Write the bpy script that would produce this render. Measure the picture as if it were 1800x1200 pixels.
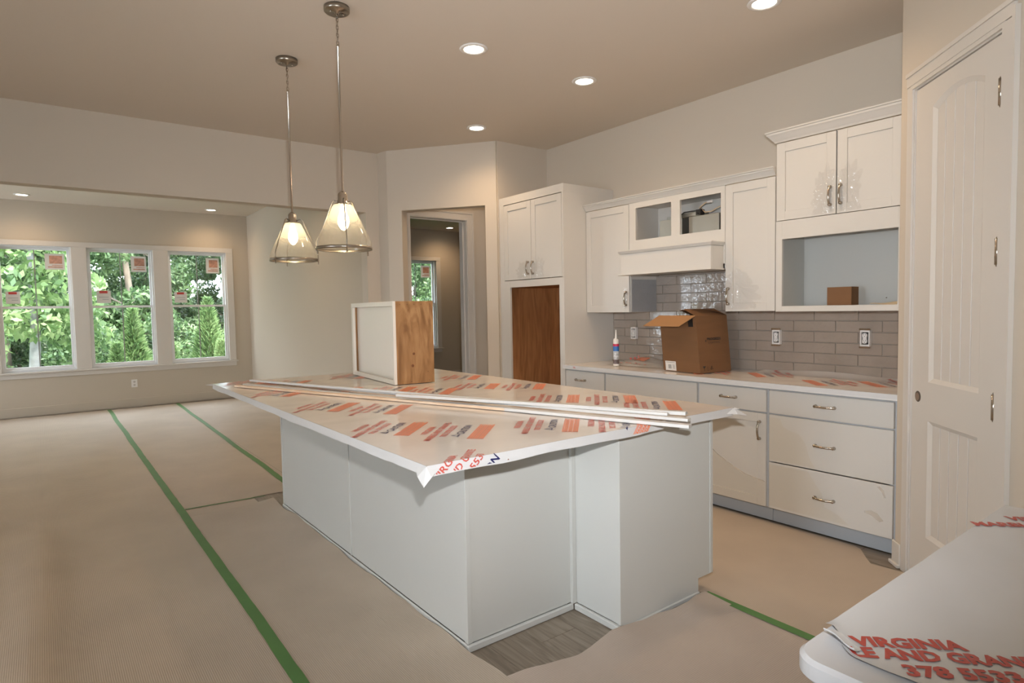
import bpy, bmesh, math, random
import numpy as np
from mathutils import Vector, Matrix, noise

for o in list(bpy.data.objects):
    bpy.data.objects.remove(o, do_unlink=True)
SC = bpy.context.scene
COL = SC.collection
random.seed(7)

# ------------------------------------------------------------------ camera, world, lights, exposure
CH = 1.40
cam_d = bpy.data.cameras.new('camera'); cam = bpy.data.objects.new('camera', cam_d); COL.objects.link(cam)
F_PX, YAW, PITCH, ROLL = 1083.2, -.651447, .0524426, .0177950
cam_d.sensor_fit = 'HORIZONTAL'; cam_d.sensor_width = 36.0; cam_d.lens = F_PX / 1800 * 36
cam_d.clip_start = .02; cam_d.clip_end = 300
_f = Vector((math.cos(YAW), math.sin(YAW), 0)); _r = Vector((math.sin(YAW), -math.cos(YAW), 0)); _d = Vector((0, 0, -1))
f2 = math.cos(PITCH) * _f + math.sin(PITCH) * _d; d2 = math.cos(PITCH) * _d - math.sin(PITCH) * _f
r3 = math.cos(ROLL) * _r + math.sin(ROLL) * d2; d3 = math.cos(ROLL) * d2 - math.sin(ROLL) * _r
M = Matrix.Identity(4)
for i in range(3):
    M[i][0] = r3[i]; M[i][1] = -d3[i]; M[i][2] = -f2[i]
M[2][3] = CH
cam.matrix_world = M
SC.camera = cam

SC.view_settings.view_transform = 'Standard'; SC.view_settings.look = 'None'
SC.view_settings.gamma = 1.0; SC.view_settings.use_curve_mapping = False
SC.view_settings.exposure = 0.0
SC.cycles.use_denoising = True
SC.cycles.max_bounces = 9; SC.cycles.diffuse_bounces = 5; SC.cycles.glossy_bounces = 3
SC.cycles.transmission_bounces = 5; SC.cycles.transparent_max_bounces = 14
SC.cycles.sample_clamp_indirect = 3.0; SC.cycles.caustics_reflective = False; SC.cycles.caustics_refractive = False

SKY_STRENGTH = 12.0
SUN_STRENGTH = 9.0
LAMP_W = 32.0
LAMP_COL = (1.0, .70, .43)
PENDANT_W = 10.0
FLASH_W = 310.0
FLASH_COL = (.97, .98, 1.0)

w = bpy.data.worlds.new('overcast_sky'); SC.world = w; w.use_nodes = True
bg = w.node_tree.nodes['Background']; bg.inputs[0].default_value = (.80, .90, 1.0, 1); bg.inputs[1].default_value = SKY_STRENGTH

def light(name, kind, loc, energy, color, **kw):
    d = bpy.data.lights.new(name, kind); d.energy = energy; d.color = color
    rot = kw.pop('rot', None)
    for k, v in kw.items():
        setattr(d, k, v)
    o = bpy.data.objects.new(name, d); COL.objects.link(o); o.location = loc
    if rot is not None: o.rotation_euler = rot
    return o

sun = light('sun', 'SUN', (0, 0, 20), SUN_STRENGTH, (1, .95, .86), angle=.12)
sun.rotation_euler = Vector((-.62, .04, .78)).to_track_quat('Z', 'Y').to_euler()
# the camera's own flash, on its hot shoe
flash = light('camera_flash', 'SPOT', (0.0, -.05, 1.585), FLASH_W, FLASH_COL, spot_size=math.radians(104), spot_blend=1.0, shadow_soft_size=.022)
flash.rotation_euler = (-(f2 + Vector((0, 0, .12)) + .06 * Vector(_r))).to_track_quat('Z', 'Y').to_euler()

# ------------------------------------------------------------------ geometry helpers
class MB:
    def __init__(s): s.bm = bmesh.new()
    def face(s, vs, m=0):
        try:
            f = s.bm.faces.new(vs); f.material_index = m; return f
        except ValueError: return None
    def box(s, x0, x1, y0, y1, z0, z1, m=0):
        x0, x1 = min(x0, x1), max(x0, x1); y0, y1 = min(y0, y1), max(y0, y1); z0, z1 = min(z0, z1), max(z0, z1)
        v = [s.bm.verts.new(p) for p in ((x0,y0,z0),(x1,y0,z0),(x1,y1,z0),(x0,y1,z0),(x0,y0,z1),(x1,y0,z1),(x1,y1,z1),(x0,y1,z1))]
        for q in ((3,2,1,0),(4,5,6,7),(0,1,5,4),(1,2,6,5),(2,3,7,6),(3,0,4,7)): s.face([v[i] for i in q], m)
        return s
    def prism(s, pts, off, m=0):
        """closed polygon pts (3d), extruded by the vector off"""
        a = [s.bm.verts.new(p) for p in pts]; off = Vector(off)
        b = [s.bm.verts.new(Vector(p) + off) for p in pts]; n = len(pts)
        s.face(a[::-1], m); s.face(b, m)
        for i in range(n): s.face([a[i], a[(i+1) % n], b[(i+1) % n], b[i]], m)
        return s
    def lathe(s, prof, n=24, c=(0, 0, 0), m=0, smooth=True, axis='z', caps=True):
        rings = []
        for r, z in prof:
            ring = []
            for i in range(n):
                a = 2 * math.pi * i / n
                p = (r * math.cos(a), r * math.sin(a), z)
                if axis == 'y': p = (p[0], p[2], p[1])
                if axis == 'x': p = (p[2], p[0], p[1])
                ring.append(s.bm.verts.new(Vector(c) + Vector(p)))
            rings.append(ring)
        for a, b in zip(rings, rings[1:]):
            for i in range(n):
                f = s.face([a[i], a[(i+1) % n], b[(i+1) % n], b[i]], m)
                if f: f.smooth = smooth
        if caps:
            if prof[0][0] > 1e-6: s.face(rings[0][::-1], m)
            if prof[-1][0] > 1e-6: s.face(rings[-1], m)
        return s
    def tube(s, pts, r, n=8, m=0, smooth=True, closed=False):
        pts = [Vector(p) for p in pts]; N = len(pts); rs = r if isinstance(r, (list, tuple)) else [r] * N
        up = None; rings = []
        for i, p in enumerate(pts):
            if closed: t = pts[(i+1) % N] - pts[i-1]
            else: t = pts[min(i+1, N-1)] - pts[max(i-1, 0)]
            t.normalize()
            if up is None:
                up = t.orthogonal().normalized()
            else:
                up = (up - t * up.dot(t)); up = up.normalized() if up.length > 1e-6 else t.orthogonal().normalized()
            sd = t.cross(up)
            rings.append([s.bm.verts.new(p + rs[i] * (math.cos(2*math.pi*k/n) * up + math.sin(2*math.pi*k/n) * sd)) for k in range(n)])
        rng = range(N if closed else N - 1)
        for i in rng:
            a, b = rings[i], rings[(i+1) % N]
            for k in range(n):
                f = s.face([a[k], a[(k+1) % n], b[(k+1) % n], b[k]], m)
                if f: f.smooth = smooth
        if not closed:
            s.face(rings[0][::-1], m); s.face(rings[-1], m)
        return s
    def sphere(s, c, r, m=0, u=12, v=8, sc=(1, 1, 1)):
        prof = [(max(r * math.sin(math.pi * i / v), 1e-5), -r * math.cos(math.pi * i / v)) for i in range(v + 1)]
        n0 = len(s.bm.verts)
        s.lathe(prof, u, (0, 0, 0), m, True, caps=False)
        s.bm.verts.ensure_lookup_table()
        for vv in s.bm.verts[n0:]:
            vv.co = Vector((vv.co.x * sc[0] + c[0], vv.co.y * sc[1] + c[1], vv.co.z * sc[2] + c[2]))
        return s
    def grid(s, fn, nu, nv, m=0, smooth=True):
        g = [[s.bm.verts.new(fn(i / nu, j / nv)) for j in range(nv + 1)] for i in range(nu + 1)]
        for i in range(nu):
            for j in range(nv):
                f = s.face([g[i][j], g[i+1][j], g[i+1][j+1], g[i][j+1]], m)
                if f: f.smooth = smooth
        return s
    def sweep(s, path, prof, m=0, z=0.0, closed_ends=True):
        """sweep profile [(out, dz)] along an XY path; 'out' is to the LEFT of the path direction, mitred"""
        P = [Vector((p[0], p[1])) for p in path]; rings = []
        for i, p in enumerate(P):
            d0 = (P[i] - P[i-1]).normalized() if i > 0 else None
            d1 = (P[i+1] - P[i]).normalized() if i < len(P) - 1 else None
            if d0 is None: d0 = d1
            if d1 is None: d1 = d0
            n0 = Vector((-d0.y, d0.x)); n1 = Vector((-d1.y, d1.x)); mm = (n0 + n1).normalized()
            k = 1 / max(mm.dot(n0), .2)
            rings.append([s.bm.verts.new((p.x + mm.x * o * k, p.y + mm.y * o * k, z + dz)) for o, dz in prof])
        n = len(prof)
        for a, b in zip(rings, rings[1:]):
            for i in range(n): s.face([a[i], a[(i+1) % n], b[(i+1) % n], b[i]], m)
        s.face(rings[0][::-1], m); s.face(rings[-1], m)
        return s
    def shift(s, v):
        bmesh.ops.translate(s.bm, verts=s.bm.verts[:], vec=Vector(v)); return s
    def mesh(s, name):
        bmesh.ops.recalc_face_normals(s.bm, faces=s.bm.faces[:])
        me = bpy.data.meshes.new(name); s.bm.to_mesh(me); s.bm.free(); return me

ORG = {}
def tag(o, label=None, cat=None, group=None, kind=None):
    if label: o['label'] = label
    if cat: o['category'] = cat
    if group: o['group'] = group
    if kind: o['kind'] = kind
    return o
def thing(name, label, cat, loc=(0, 0, 0), rz=0.0, group=None):
    o = bpy.data.objects.new(name, None); COL.objects.link(o); o.location = loc; o.rotation_euler = (0, 0, rz)
    o.empty_display_size = .1
    ORG[o.name] = Vector(loc); return tag(o, label, cat, group)
def rootof(o):
    while o.parent: o = o.parent
    return o
def link(name, me, parent=None, mats=(), bevel=0, local=False, loc=None):
    """vertices are given in world axes; they are stored relative to the root's origin unless local"""
    for m in mats: me.materials.append(m)
    o = bpy.data.objects.new(name, me); COL.objects.link(o)
    if parent is not None:
        o.parent = parent
        if not local:
            r = ORG.get(rootof(parent).name)
            if r is not None and r.length > 0: me.transform(Matrix.Translation(-r))
    if loc is not None: o.location = loc
    if bevel:
        b = o.modifiers.new('bevel', 'BEVEL'); b.width = bevel; b.segments = 1; b.limit_method = 'ANGLE'; b.angle_limit = math.radians(50)
    return o
def part(name, mb, mat, parent, bevel=0, local=False, label=None, kind=None):
    mats = mat if isinstance(mat, (list, tuple)) else [mat]
    o = link(name, mb.mesh(name), parent, mats, bevel, local)
    return tag(o, label, kind=kind)
def solid(name, mb, mat, label, cat, origin, group=None, bevel=0):
    mats = mat if isinstance(mat, (list, tuple)) else [mat]
    mb.shift(-Vector(origin)); o = link(name, mb.mesh(name), None, mats, bevel); o.location = origin
    ORG[o.name] = Vector(origin)
    return tag(o, label, cat, group)
def struct(name, mb, mat, parent=None, bevel=0, label=None):
    mats = mat if isinstance(mat, (list, tuple)) else [mat]
    o = link(name, mb.mesh(name), parent, mats, bevel)
    if parent is None: o['kind'] = 'structure'; ORG[o.name] = Vector((0, 0, 0))
    if label: o['label'] = label
    return o
def sroot(name, label=None):
    o = bpy.data.objects.new(name, None); COL.objects.link(o); o['kind'] = 'structure'; ORG[o.name] = Vector((0, 0, 0))
    if label: o['label'] = label
    return o

# ------------------------------------------------------------------ materials
def nodes(name):
    m = bpy.data.materials.new(name); m.use_nodes = True; nt = m.node_tree
    return m, nt, nt.nodes['Principled BSDF']
def mat(name, col, rough=.5, metal=0.0, var=0.0, vscale=3.0, bump=0.0, bscale=60.0, stretch=(1, 1, 1), coat=0.0, spec=.5, trans=0.0, coords='Object', bdist=.002):
    m, nt, b = nodes(name); N = nt.nodes.new; L = nt.links.new
    b.inputs['Base Color'].default_value = (*col, 1); b.inputs['Roughness'].default_value = rough
    b.inputs['Metallic'].default_value = metal; b.inputs['Specular IOR Level'].default_value = spec
    b.inputs['Coat Weight'].default_value = coat; b.inputs['Coat Roughness'].default_value = .08
    b.inputs['Transmission Weight'].default_value = trans
    tc = N('ShaderNodeTexCoord'); mp = N('ShaderNodeMapping'); L(tc.outputs[coords], mp.inputs['Vector']); mp.inputs['Scale'].default_value = stretch
    if var > 0:
        n = N('ShaderNodeTexNoise'); n.inputs['Scale'].default_value = vscale; n.inputs['Detail'].default_value = 6; L(mp.outputs[0], n.inputs['Vector'])
        r = N('ShaderNodeValToRGB'); L(n.outputs['Fac'], r.inputs['Fac'])
        r.color_ramp.elements[0].position = .3; r.color_ramp.elements[1].position = .7
        r.color_ramp.elements[0].color = (*[c * (1 - var) for c in col], 1); r.color_ramp.elements[1].color = (*[min(1, c * (1 + var)) for c in col], 1)
        L(r.outputs['Color'], b.inputs['Base Color'])
    if bump > 0:
        n2 = N('ShaderNodeTexNoise'); n2.inputs['Scale'].default_value = bscale; n2.inputs['Detail'].default_value = 4; L(mp.outputs[0], n2.inputs['Vector'])
        bp = N('ShaderNodeBump'); bp.inputs['Strength'].default_value = bump; bp.inputs['Distance'].default_value = bdist
        L(n2.outputs['Fac'], bp.inputs['Height']); L(bp.outputs['Normal'], b.inputs['Normal'])
    return m
def emis(name, col, s):
    m, nt, b = nodes(name); b.inputs['Base Color'].default_value = (*col, 1)
    b.inputs['Emission Color'].default_value = (*col, 1); b.inputs['Emission Strength'].default_value = s; return m
def clearfilm(name, tint=(1, 1, 1), diff=.06, gloss=.10, rough=.08, bump=.0, bscale=18.0, edge=.55):
    m = bpy.data.materials.new(name); m.use_nodes = True; nt = m.node_tree; nt.nodes.clear(); N = nt.nodes.new; L = nt.links.new
    out = N('ShaderNodeOutputMaterial'); t = N('ShaderNodeBsdfTransparent'); t.inputs[0].default_value = (*tint, 1)
    d = N('ShaderNodeBsdfDiffuse'); d.inputs[0].default_value = (.86, .84, .80, 1)
    g = N('ShaderNodeBsdfGlossy'); g.inputs['Roughness'].default_value = rough
    a = N('ShaderNodeMixShader'); a.inputs[0].default_value = diff; L(t.outputs[0], a.inputs[1]); L(d.outputs[0], a.inputs[2])
    lw = N('ShaderNodeLayerWeight'); lw.inputs['Blend'].default_value = .35
    mm = N('ShaderNodeMath'); mm.operation = 'MULTIPLY_ADD'; mm.inputs[1].default_value = edge; mm.inputs[2].default_value = gloss; mm.use_clamp = True
    L(lw.outputs['Facing'], mm.inputs[0])
    c = N('ShaderNodeMixShader'); L(mm.outputs[0], c.inputs[0]); L(a.outputs[0], c.inputs[1]); L(g.outputs[0], c.inputs[2]); L(c.outputs[0], out.inputs[0])
    if bump:
        n2 = N('ShaderNodeTexNoise'); n2.inputs['Scale'].default_value = bscale; n2.inputs['Detail'].default_value = 3
        tc = N('ShaderNodeTexCoord'); L(tc.outputs['Object'], n2.inputs['Vector'])
        bp = N('ShaderNodeBump'); bp.inputs['Strength'].default_value = bump; bp.inputs['Distance'].default_value = .02
        L(n2.outputs['Fac'], bp.inputs['Height']); L(bp.outputs[0], g.inputs['Normal'])
    return m
def woodmat(name, c0, c1, c2, stretch=(1, 8, 8), scale=3.0, rough=.5, bump=.15, distort=2.0, coords='Object'):
    m, nt, b = nodes(name); N = nt.nodes.new; L = nt.links.new
    tc = N('ShaderNodeTexCoord'); mp = N('ShaderNodeMapping'); L(tc.outputs[coords], mp.inputs['Vector']); mp.inputs['Scale'].default_value = stretch
    oi = N('ShaderNodeObjectInfo'); add = N('ShaderNodeVectorMath'); add.operation = 'ADD'; L(mp.outputs[0], add.inputs[0])
    sc = N('ShaderNodeMath'); sc.operation = 'MULTIPLY'; sc.inputs[1].default_value = 37.0; L(oi.outputs['Random'], sc.inputs[0]); L(sc.outputs[0], add.inputs[1])
    n = N('ShaderNodeTexNoise'); n.inputs['Scale'].default_value = scale; n.inputs['Detail'].default_value = 8; n.inputs['Distortion'].default_value = distort
    L(add.outputs[0], n.inputs['Vector'])
    r = N('ShaderNodeValToRGB'); L(n.outputs['Fac'], r.inputs['Fac']); e = r.color_ramp.elements
    e[0].position = .32; e[0].color = (*c0, 1); e[1].position = .68; e[1].color = (*c2, 1); x = e.new(.5); x.color = (*c1, 1)
    L(r.outputs['Color'], b.inputs['Base Color']); b.inputs['Roughness'].default_value = rough
    if bump:
        bp = N('ShaderNodeBump'); bp.inputs['Strength'].default_value = bump; bp.inputs['Distance'].default_value = .001
        L(n.outputs['Fac'], bp.inputs['Height']); L(bp.outputs[0], b.inputs['Normal'])
    return m
def papermat(name, col, axis):
    """rosin paper with fine ribs running along axis (0 = x, 1 = y)"""
    m, nt, b = nodes(name); N = nt.nodes.new; L = nt.links.new
    tc = N('ShaderNodeTexCoord')
    wv = N('ShaderNodeTexWave'); wv.wave_type = 'BANDS'; wv.bands_direction = 'Y' if axis == 0 else 'X'
    wv.inputs['Scale'].default_value = 42.0; wv.inputs['Distortion'].default_value = .6; wv.inputs['Detail'].default_value = 2; L(tc.outputs['Object'], wv.inputs['Vector'])
    n = N('ShaderNodeTexNoise'); n.inputs['Scale'].default_value = 2.2; n.inputs['Detail'].default_value = 7; L(tc.outputs['Object'], n.inputs['Vector'])
    r = N('ShaderNodeValToRGB'); L(n.outputs['Fac'], r.inputs['Fac']); e = r.color_ramp.elements
    e[0].position = .3; e[1].position = .72; e[0].color = (*[c * .92 for c in col], 1); e[1].color = (*[min(c * 1.06, 1) for c in col], 1)
    mx = N('ShaderNodeMix'); mx.data_type = 'RGBA'; mx.blend_type = 'MULTIPLY'; mx.inputs[0].default_value = .14
    L(r.outputs['Color'], mx.inputs['A']); L(wv.outputs['Color'], mx.inputs['B']); L(mx.outputs['Result'], b.inputs['Base Color'])
    b.inputs['Roughness'].default_value = .62; b.inputs['Specular IOR Level'].default_value = .4
    bp = N('ShaderNodeBump'); bp.inputs['Strength'].default_value = .35; bp.inputs['Distance'].default_value = .0015
    L(wv.outputs['Fac'], bp.inputs['Height']); L(bp.outputs[0], b.inputs['Normal'])
    return m
def leafmat(name, cols):
    m, nt, b = nodes(name); N = nt.nodes.new; L = nt.links.new
    g = N('ShaderNodeNewGeometry'); n = N('ShaderNodeTexNoise'); n.inputs['Scale'].default_value = 1.3; n.inputs['Detail'].default_value = 5
    L(g.outputs['Position'], n.inputs['Vector']); a = N('ShaderNodeMath'); a.operation = 'ADD'; L(n.outputs['Fac'], a.inputs[0])
    s = N('ShaderNodeMath'); s.operation = 'MULTIPLY_ADD'; s.inputs[1].default_value = .5; s.inputs[2].default_value = -.25; L(g.outputs['Random Per Island'], s.inputs[0]); L(s.outputs[0], a.inputs[1])
    r = N('ShaderNodeValToRGB'); L(a.outputs[0], r.inputs['Fac']); e = r.color_ramp.elements
    e[0].position = .25; e[0].color = (*cols[0], 1); e[1].position = .8; e[1].color = (*cols[2], 1); x = e.new(.52); x.color = (*cols[1], 1)
    L(r.outputs['Color'], b.inputs['Base Color']); b.inputs['Roughness'].default_value = .45
    b.inputs['Subsurface Weight'].default_value = 0
    tr = N('ShaderNodeBsdfTranslucent'); L(r.outputs['Color'], tr.inputs[0]); mx = N('ShaderNodeMixShader'); mx.inputs[0].default_value = .4
    L(b.outputs[0], mx.inputs[1]); L(tr.outputs[0], mx.inputs[2]); L(mx.outputs[0], nt.nodes['Material Output'].inputs[0])
    return m

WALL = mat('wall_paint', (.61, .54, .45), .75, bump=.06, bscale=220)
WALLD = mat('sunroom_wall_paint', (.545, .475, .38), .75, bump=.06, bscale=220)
CEIL = mat('ceiling_paint', (.68, .605, .515), .85, bump=.08, bscale=160)
TRIM = mat('trim_paint', (.66, .62, .565), .35, var=.01)
CAB = mat('white_cabinet_lacquer', (.635, .61, .565), .32, var=.012, vscale=1.5)
CABIN = mat('cabinet_interior_melamine', (.50, .505, .48), .5)
CABGAP = mat('face_frame_paint', (.46, .47, .48), .5)
ISL = mat('island_panel_paint', (.57, .575, .55), .42, var=.015, vscale=1.2, bump=.03, bscale=90)
TOEK = mat('toe_kick_vinyl', (.40, .425, .45), .4)
BROWNIN = woodmat('unfinished_plywood_interior', (.32, .14, .052), (.42, .19, .072), (.52, .25, .10), stretch=(6, 6, .7), scale=2.0, rough=.6)
QUARTZ = mat('white_quartz', (.80, .79, .77), .18, var=.02, vscale=8)
NICKEL = mat('brushed_nickel', (.48, .43, .37), .2, 1.0)
NICKELD = mat('dark_nickel', (.36, .32, .27), .3, 1.0)
TILE = mat('glazed_grey_tile', (.34, .285, .24), .06, var=.09, vscale=5, bump=.55, bscale=11, spec=.6, coat=.25, bdist=.02)
GROUT = mat('grout', (.30, .262, .225), .9)
CARD = mat('corrugated_cardboard', (.19, .092, .038), .8, var=.07, vscale=3, stretch=(1, 1, 6))
CARDL = mat('cardboard_flap_inside', (.36, .19, .082), .8, var=.05)
PLY = woodmat('plywood_face', (.22, .105, .036), (.33, .17, .066), (.42, .24, .105), stretch=(4.5, 4.5, 1.0), scale=1.7, rough=.55, distort=3.0)
WARMTRIM = woodmat('lamplit_trim', (.66, .47, .31), (.75, .56, .40), (.82, .65, .49), stretch=(1.5, 20, 20), scale=2.0, rough=.6)  # wood-grained tones hold the warm lamplight on the strips
PRIMED = mat('primed_white_trim', (.64, .63, .61), .45)
OAKF = woodmat('grey_oak_plank', (.17, .135, .098), (.235, .19, .145), (.30, .25, .195), stretch=(1.2, 11, 11), scale=2.3, rough=.42)
SUBF = mat('subfloor', (.17, .135, .10), .7)
PAPX = papermat('floor_paper_ribs_lengthwise', (.52, .44, .355), 0)
PAPY = papermat('floor_paper_ribs_crosswise', (.52, .435, .365), 1)
PAPLIT = papermat('floor_paper_lamplit', (.53, .435, .34), 0)  # same floor paper, with the lamps' orange cast put into its colour
TAPE = mat('green_masking_tape', (.085, .205, .055), .6, var=.08, vscale=6)
GALV = mat('galvanised_steel', (.47, .46, .41), .38, .8, var=.07, vscale=4)
BLACK = mat('black_plastic', (.015, .014, .013), .5)
WHITEP = mat('white_plastic', (.82, .80, .77), .35)
PVC = mat('white_vinyl', (.84, .85, .85), .35)
GLASS = clearfilm('window_glass', diff=0.0, gloss=.03, rough=.0)
PRINT_R = mat('glare_paled_red_ink', (.58, .105, .08), .35)  # red paled for glare on the film and for thin strokes
PRINT_N = mat('deep_red_ink', (.44, .05, .035), .4)
PRINT_O = mat('orange_ink', (.84, .28, .155), .35)
PRINT_B = mat('navy_ink', (.02, .022, .10), .4)
PRINT_K = mat('black_ink', (.02, .018, .016), .5)
def filmwhite(name, col, rough=.16, bump=.3, bscale=9):
    return mat(name, col, rough, var=.03, vscale=3, bump=bump, bscale=bscale, coat=.3, spec=.55, bdist=.004)
FILM = filmwhite('wrap_film_over_stone', (.86, .81, .76), .17, .22, 7)
FILME = filmwhite('wrap_film_edge', (.66, .66, .66), .3, .4, 16)
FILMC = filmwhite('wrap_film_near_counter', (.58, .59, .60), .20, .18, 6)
LAMP = emis('lamp_diffuser', (1, .90, .74), 16)
BULB = emis('bulb_glow', (1, .80, .47), 26)
STICK = mat('sticker_paper', (.85, .80, .76), .6)
_n = STICK.node_tree; _t = _n.nodes.new('ShaderNodeBsdfTranslucent'); _t.inputs[0].default_value = (.62, .56, .52, 1); _x = _n.nodes.new('ShaderNodeMixShader'); _x.inputs[0].default_value = .55
_n.links.new(_n.nodes['Principled BSDF'].outputs[0], _x.inputs[1]); _n.links.new(_t.outputs[0], _x.inputs[2]); _n.links.new(_x.outputs[0], _n.nodes['Material Output'].inputs[0])
STICKR = mat('sticker_print', (.52, .27, .19), .6, var=.25, vscale=30)
STICKR2 = mat('sticker_print_red', (.55, .07, .06), .6)

# ------------------------------------------------------------------ text helper
def text_mesh(txt, size, bold=.0, align='LEFT', sx=1.0):
    c = bpy.data.curves.new('lettering', 'FONT'); c.body = txt; c.size = size; c.align_x = align; c.offset = bold * size; c.resolution_u = 2
    o = bpy.data.objects.new('lettering', c); COL.objects.link(o)
    dg = bpy.context.evaluated_depsgraph_get(); me = bpy.data.meshes.new_from_object(o.evaluated_get(dg))
    bpy.data.objects.remove(o); bpy.data.curves.remove(c)
    if sx != 1: me.transform(Matrix.Diagonal((sx, 1, 1, 1)))
    return me
def width(me):
    xs = [v.co.x for v in me.vertices]; return min(xs), max(xs)
def frame(o, ex, ey):
    """matrix taking (x, y, 0) to o + x*ex + y*ey"""
    ex = Vector(ex).normalized(); ey = Vector(ey).normalized(); ez = ex.cross(ey); m = Matrix.Identity(4)
    for i in range(3): m[i][0] = ex[i]; m[i][1] = ey[i]; m[i][2] = ez[i]; m[i][3] = o[i]
    return m
def put_text(name, txt, height, at, ex, ey, material, parent, fit=None, bold=.03, local=False, label=None):
    me = text_mesh(txt, height / .73, bold); x0, x1 = width(me)
    s = fit / (x1 - x0) if fit else 1.0
    me.transform(Matrix.Diagonal((s, 1, 1, 1)) @ Matrix.Translation((-x0, 0, 0))); me.transform(frame(at, ex, ey))
    o = link(name, me, parent, [material], local=local)
    return tag(o, label)

# ================================================================== SETTING
XF, XH, YK, ZC = 11.08, 6.03, -4.258, 3.045
T = .12
# floor: sub-floor with planks built where the paper leaves them bare
floor = struct('floor', MB().box(-3.75, XF + .2, -7.4, 4.95, -.20, -.0135), SUBF)
k = 0
for r in range(14):
    y0 = -3.70 + r * .19
    xs = [.2 + (r * .37) % 1.1 - 1.1]
    while xs[-1] < 5.4: xs.append(xs[-1] + 1.22)
    for a, b in zip(xs, xs[1:]):
        a2, b2 = max(a, .15), min(b, 5.3)
        if b2 - a2 < .05: continue
        struct('plank', MB().box(a2 + .001, b2 - .001, y0 + .001, y0 + .189, -.0134, -.0008), OAKF, floor)
ceiling = struct('ceiling', MB().box(-3.75, XF + .2, -7.4, 4.9, ZC, ZC + .2), CEIL)

# far wall with four window openings
WC = [.04, -1.0, -2.06, -6.08]           # window centres (y)
HW, Z0, Z1 = .44, .63, 2.43
b = MB()
ys = sorted([(c - HW, c + HW) for c in WC])
prev = -7.4
for a, c in ys:
    b.box(XF, XF + .16, prev, a, 0, ZC); b.box(XF, XF + .16, a, c, 0, Z0); b.box(XF, XF + .16, a, c, Z1, ZC); prev = c
b.box(XF, XF + .16, prev, 4.9, 0, ZC)
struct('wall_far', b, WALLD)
def window(n, cy, label):
    w_ = sroot('window_%d' % n, label)
    x = XF
    f = MB()
    f.box(x + .03, x + .13, cy - HW, cy - HW + .035, Z0, Z1).box(x + .03, x + .13, cy + HW - .035, cy + HW, Z0, Z1)
    f.box(x + .03, x + .13, cy - HW + .035, cy + HW - .035, Z1 - .035, Z1).box(x + .03, x + .13, cy - HW + .035, cy + HW - .035, Z0, Z0 + .035)
    struct('window_frame', f, PVC, w_, .002)
    MR = 1.545
    for nm, z0, z1, xx in (('upper_sash', MR - .016, Z1 - .035, x + .085), ('lower_sash', Z0 + .035, MR + .016, x + .05)):
        s = MB(); y0, y1 = cy - HW + .036, cy + HW - .036
        s.box(xx, xx + .03, y0, y0 + .026, z0, z1).box(xx, xx + .03, y1 - .026, y1, z0, z1)
        s.box(xx, xx + .03, y0 + .026, y1 - .026, z0, z0 + .032).box(xx, xx + .03, y0 + .026, y1 - .026, z1 - .03, z1)
        so = struct(nm, s, PVC, w_, .0015)
        struct('pane', MB().box(xx + .012, xx + .016, y0 + .026, y1 - .026, z0 + .032, z1 - .03), GLASS, so)
        struct('glazing_bar', MB().box(xx + .018, xx + .024, cy - .007, cy + .007, z0 + .032, z1 - .03), mat('grey_bar', (.45, .47, .45), .5) if 'grey_bar' not in bpy.data.materials else bpy.data.materials['grey_bar'], so)
    return w_
window(1, WC[0], 'leftmost of the three large windows, white vinyl double hung')
window(2, WC[1], 'middle of the three large windows, white vinyl double hung')
window(3, WC[2], 'rightmost of the three large windows, beside the corner')
window(4, WC[3], 'white window seen through the hall doorway')
# casings, stools, aprons
def casing_set(n, y0, y1, centers):
    t = MB()
    t.box(XF - .018, XF, y0, y1, Z1 - .012, Z1 + .062)
    edges = [y0] + [v for i in range(len(centers) - 1) for v in (centers[i] + HW - .012, centers[i+1] - HW + .012)] + [y1]
    cs = [(y0, centers[0] - HW + .012)]
    for i in range(len(centers) - 1): cs.append((centers[i] + HW - .012, centers[i+1] - HW + .012))
    cs.append((centers[-1] + HW - .012, y1))
    for a, c in cs: t.box(XF - .018, XF, a, c, Z0, Z1 - .012)
    struct('trim_%d' % n, t, TRIM, bevel=.002, label='white window casing')
    struct('trim_%d' % (n + 1), MB().box(XF - .05, XF + .03, y0 - .025, y1 + .025, Z0 - .022, Z0).box(XF - .016, XF, y0, y1, Z0 - .09, Z0 - .022), TRIM, bevel=.002, label='white window stool and apron')
casing_set(1, -2.59, .57, [-2.06, -1.0, .04])
casing_set(3, -6.61, -5.55, [-6.08])

# kitchen wall, side wall, header wall, diagonal hall wall, pantry wall and the walls out of frame
wall_right = struct('wall_right', MB().box(1.20, 4.935, YK - T, YK, 0, ZC), WALL)
struct('wall_fridge_side', MB().box(4.935, 5.02, YK - T, -3.62, 0, ZC), WALL)
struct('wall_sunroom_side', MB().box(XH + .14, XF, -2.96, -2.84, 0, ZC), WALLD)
struct('wall_sunroom_left', MB().box(XH + .14, 6.9, 3.6, 3.72, 0, ZC).box(10.5, XF, 3.6, 3.72, 0, ZC).box(6.9, 8.6, 3.6, 3.72, 0, ZC).box(8.6, 10.5, 3.6, 3.72, 0, .6).box(8.6, 10.5, 3.6, 3.72, 2.45, ZC), WALLD)  # opening out of view, added to bring more daylight into the sunroom
struct('wall_header', MB().box(XH, XH + .14, -2.723, 4.9, 2.425, ZC).box(XH, XH + .14, -2.87, -2.723, 0, ZC).box(XH, XH + .14, 3.4, 4.9, 0, 2.425), WALL)
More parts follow.
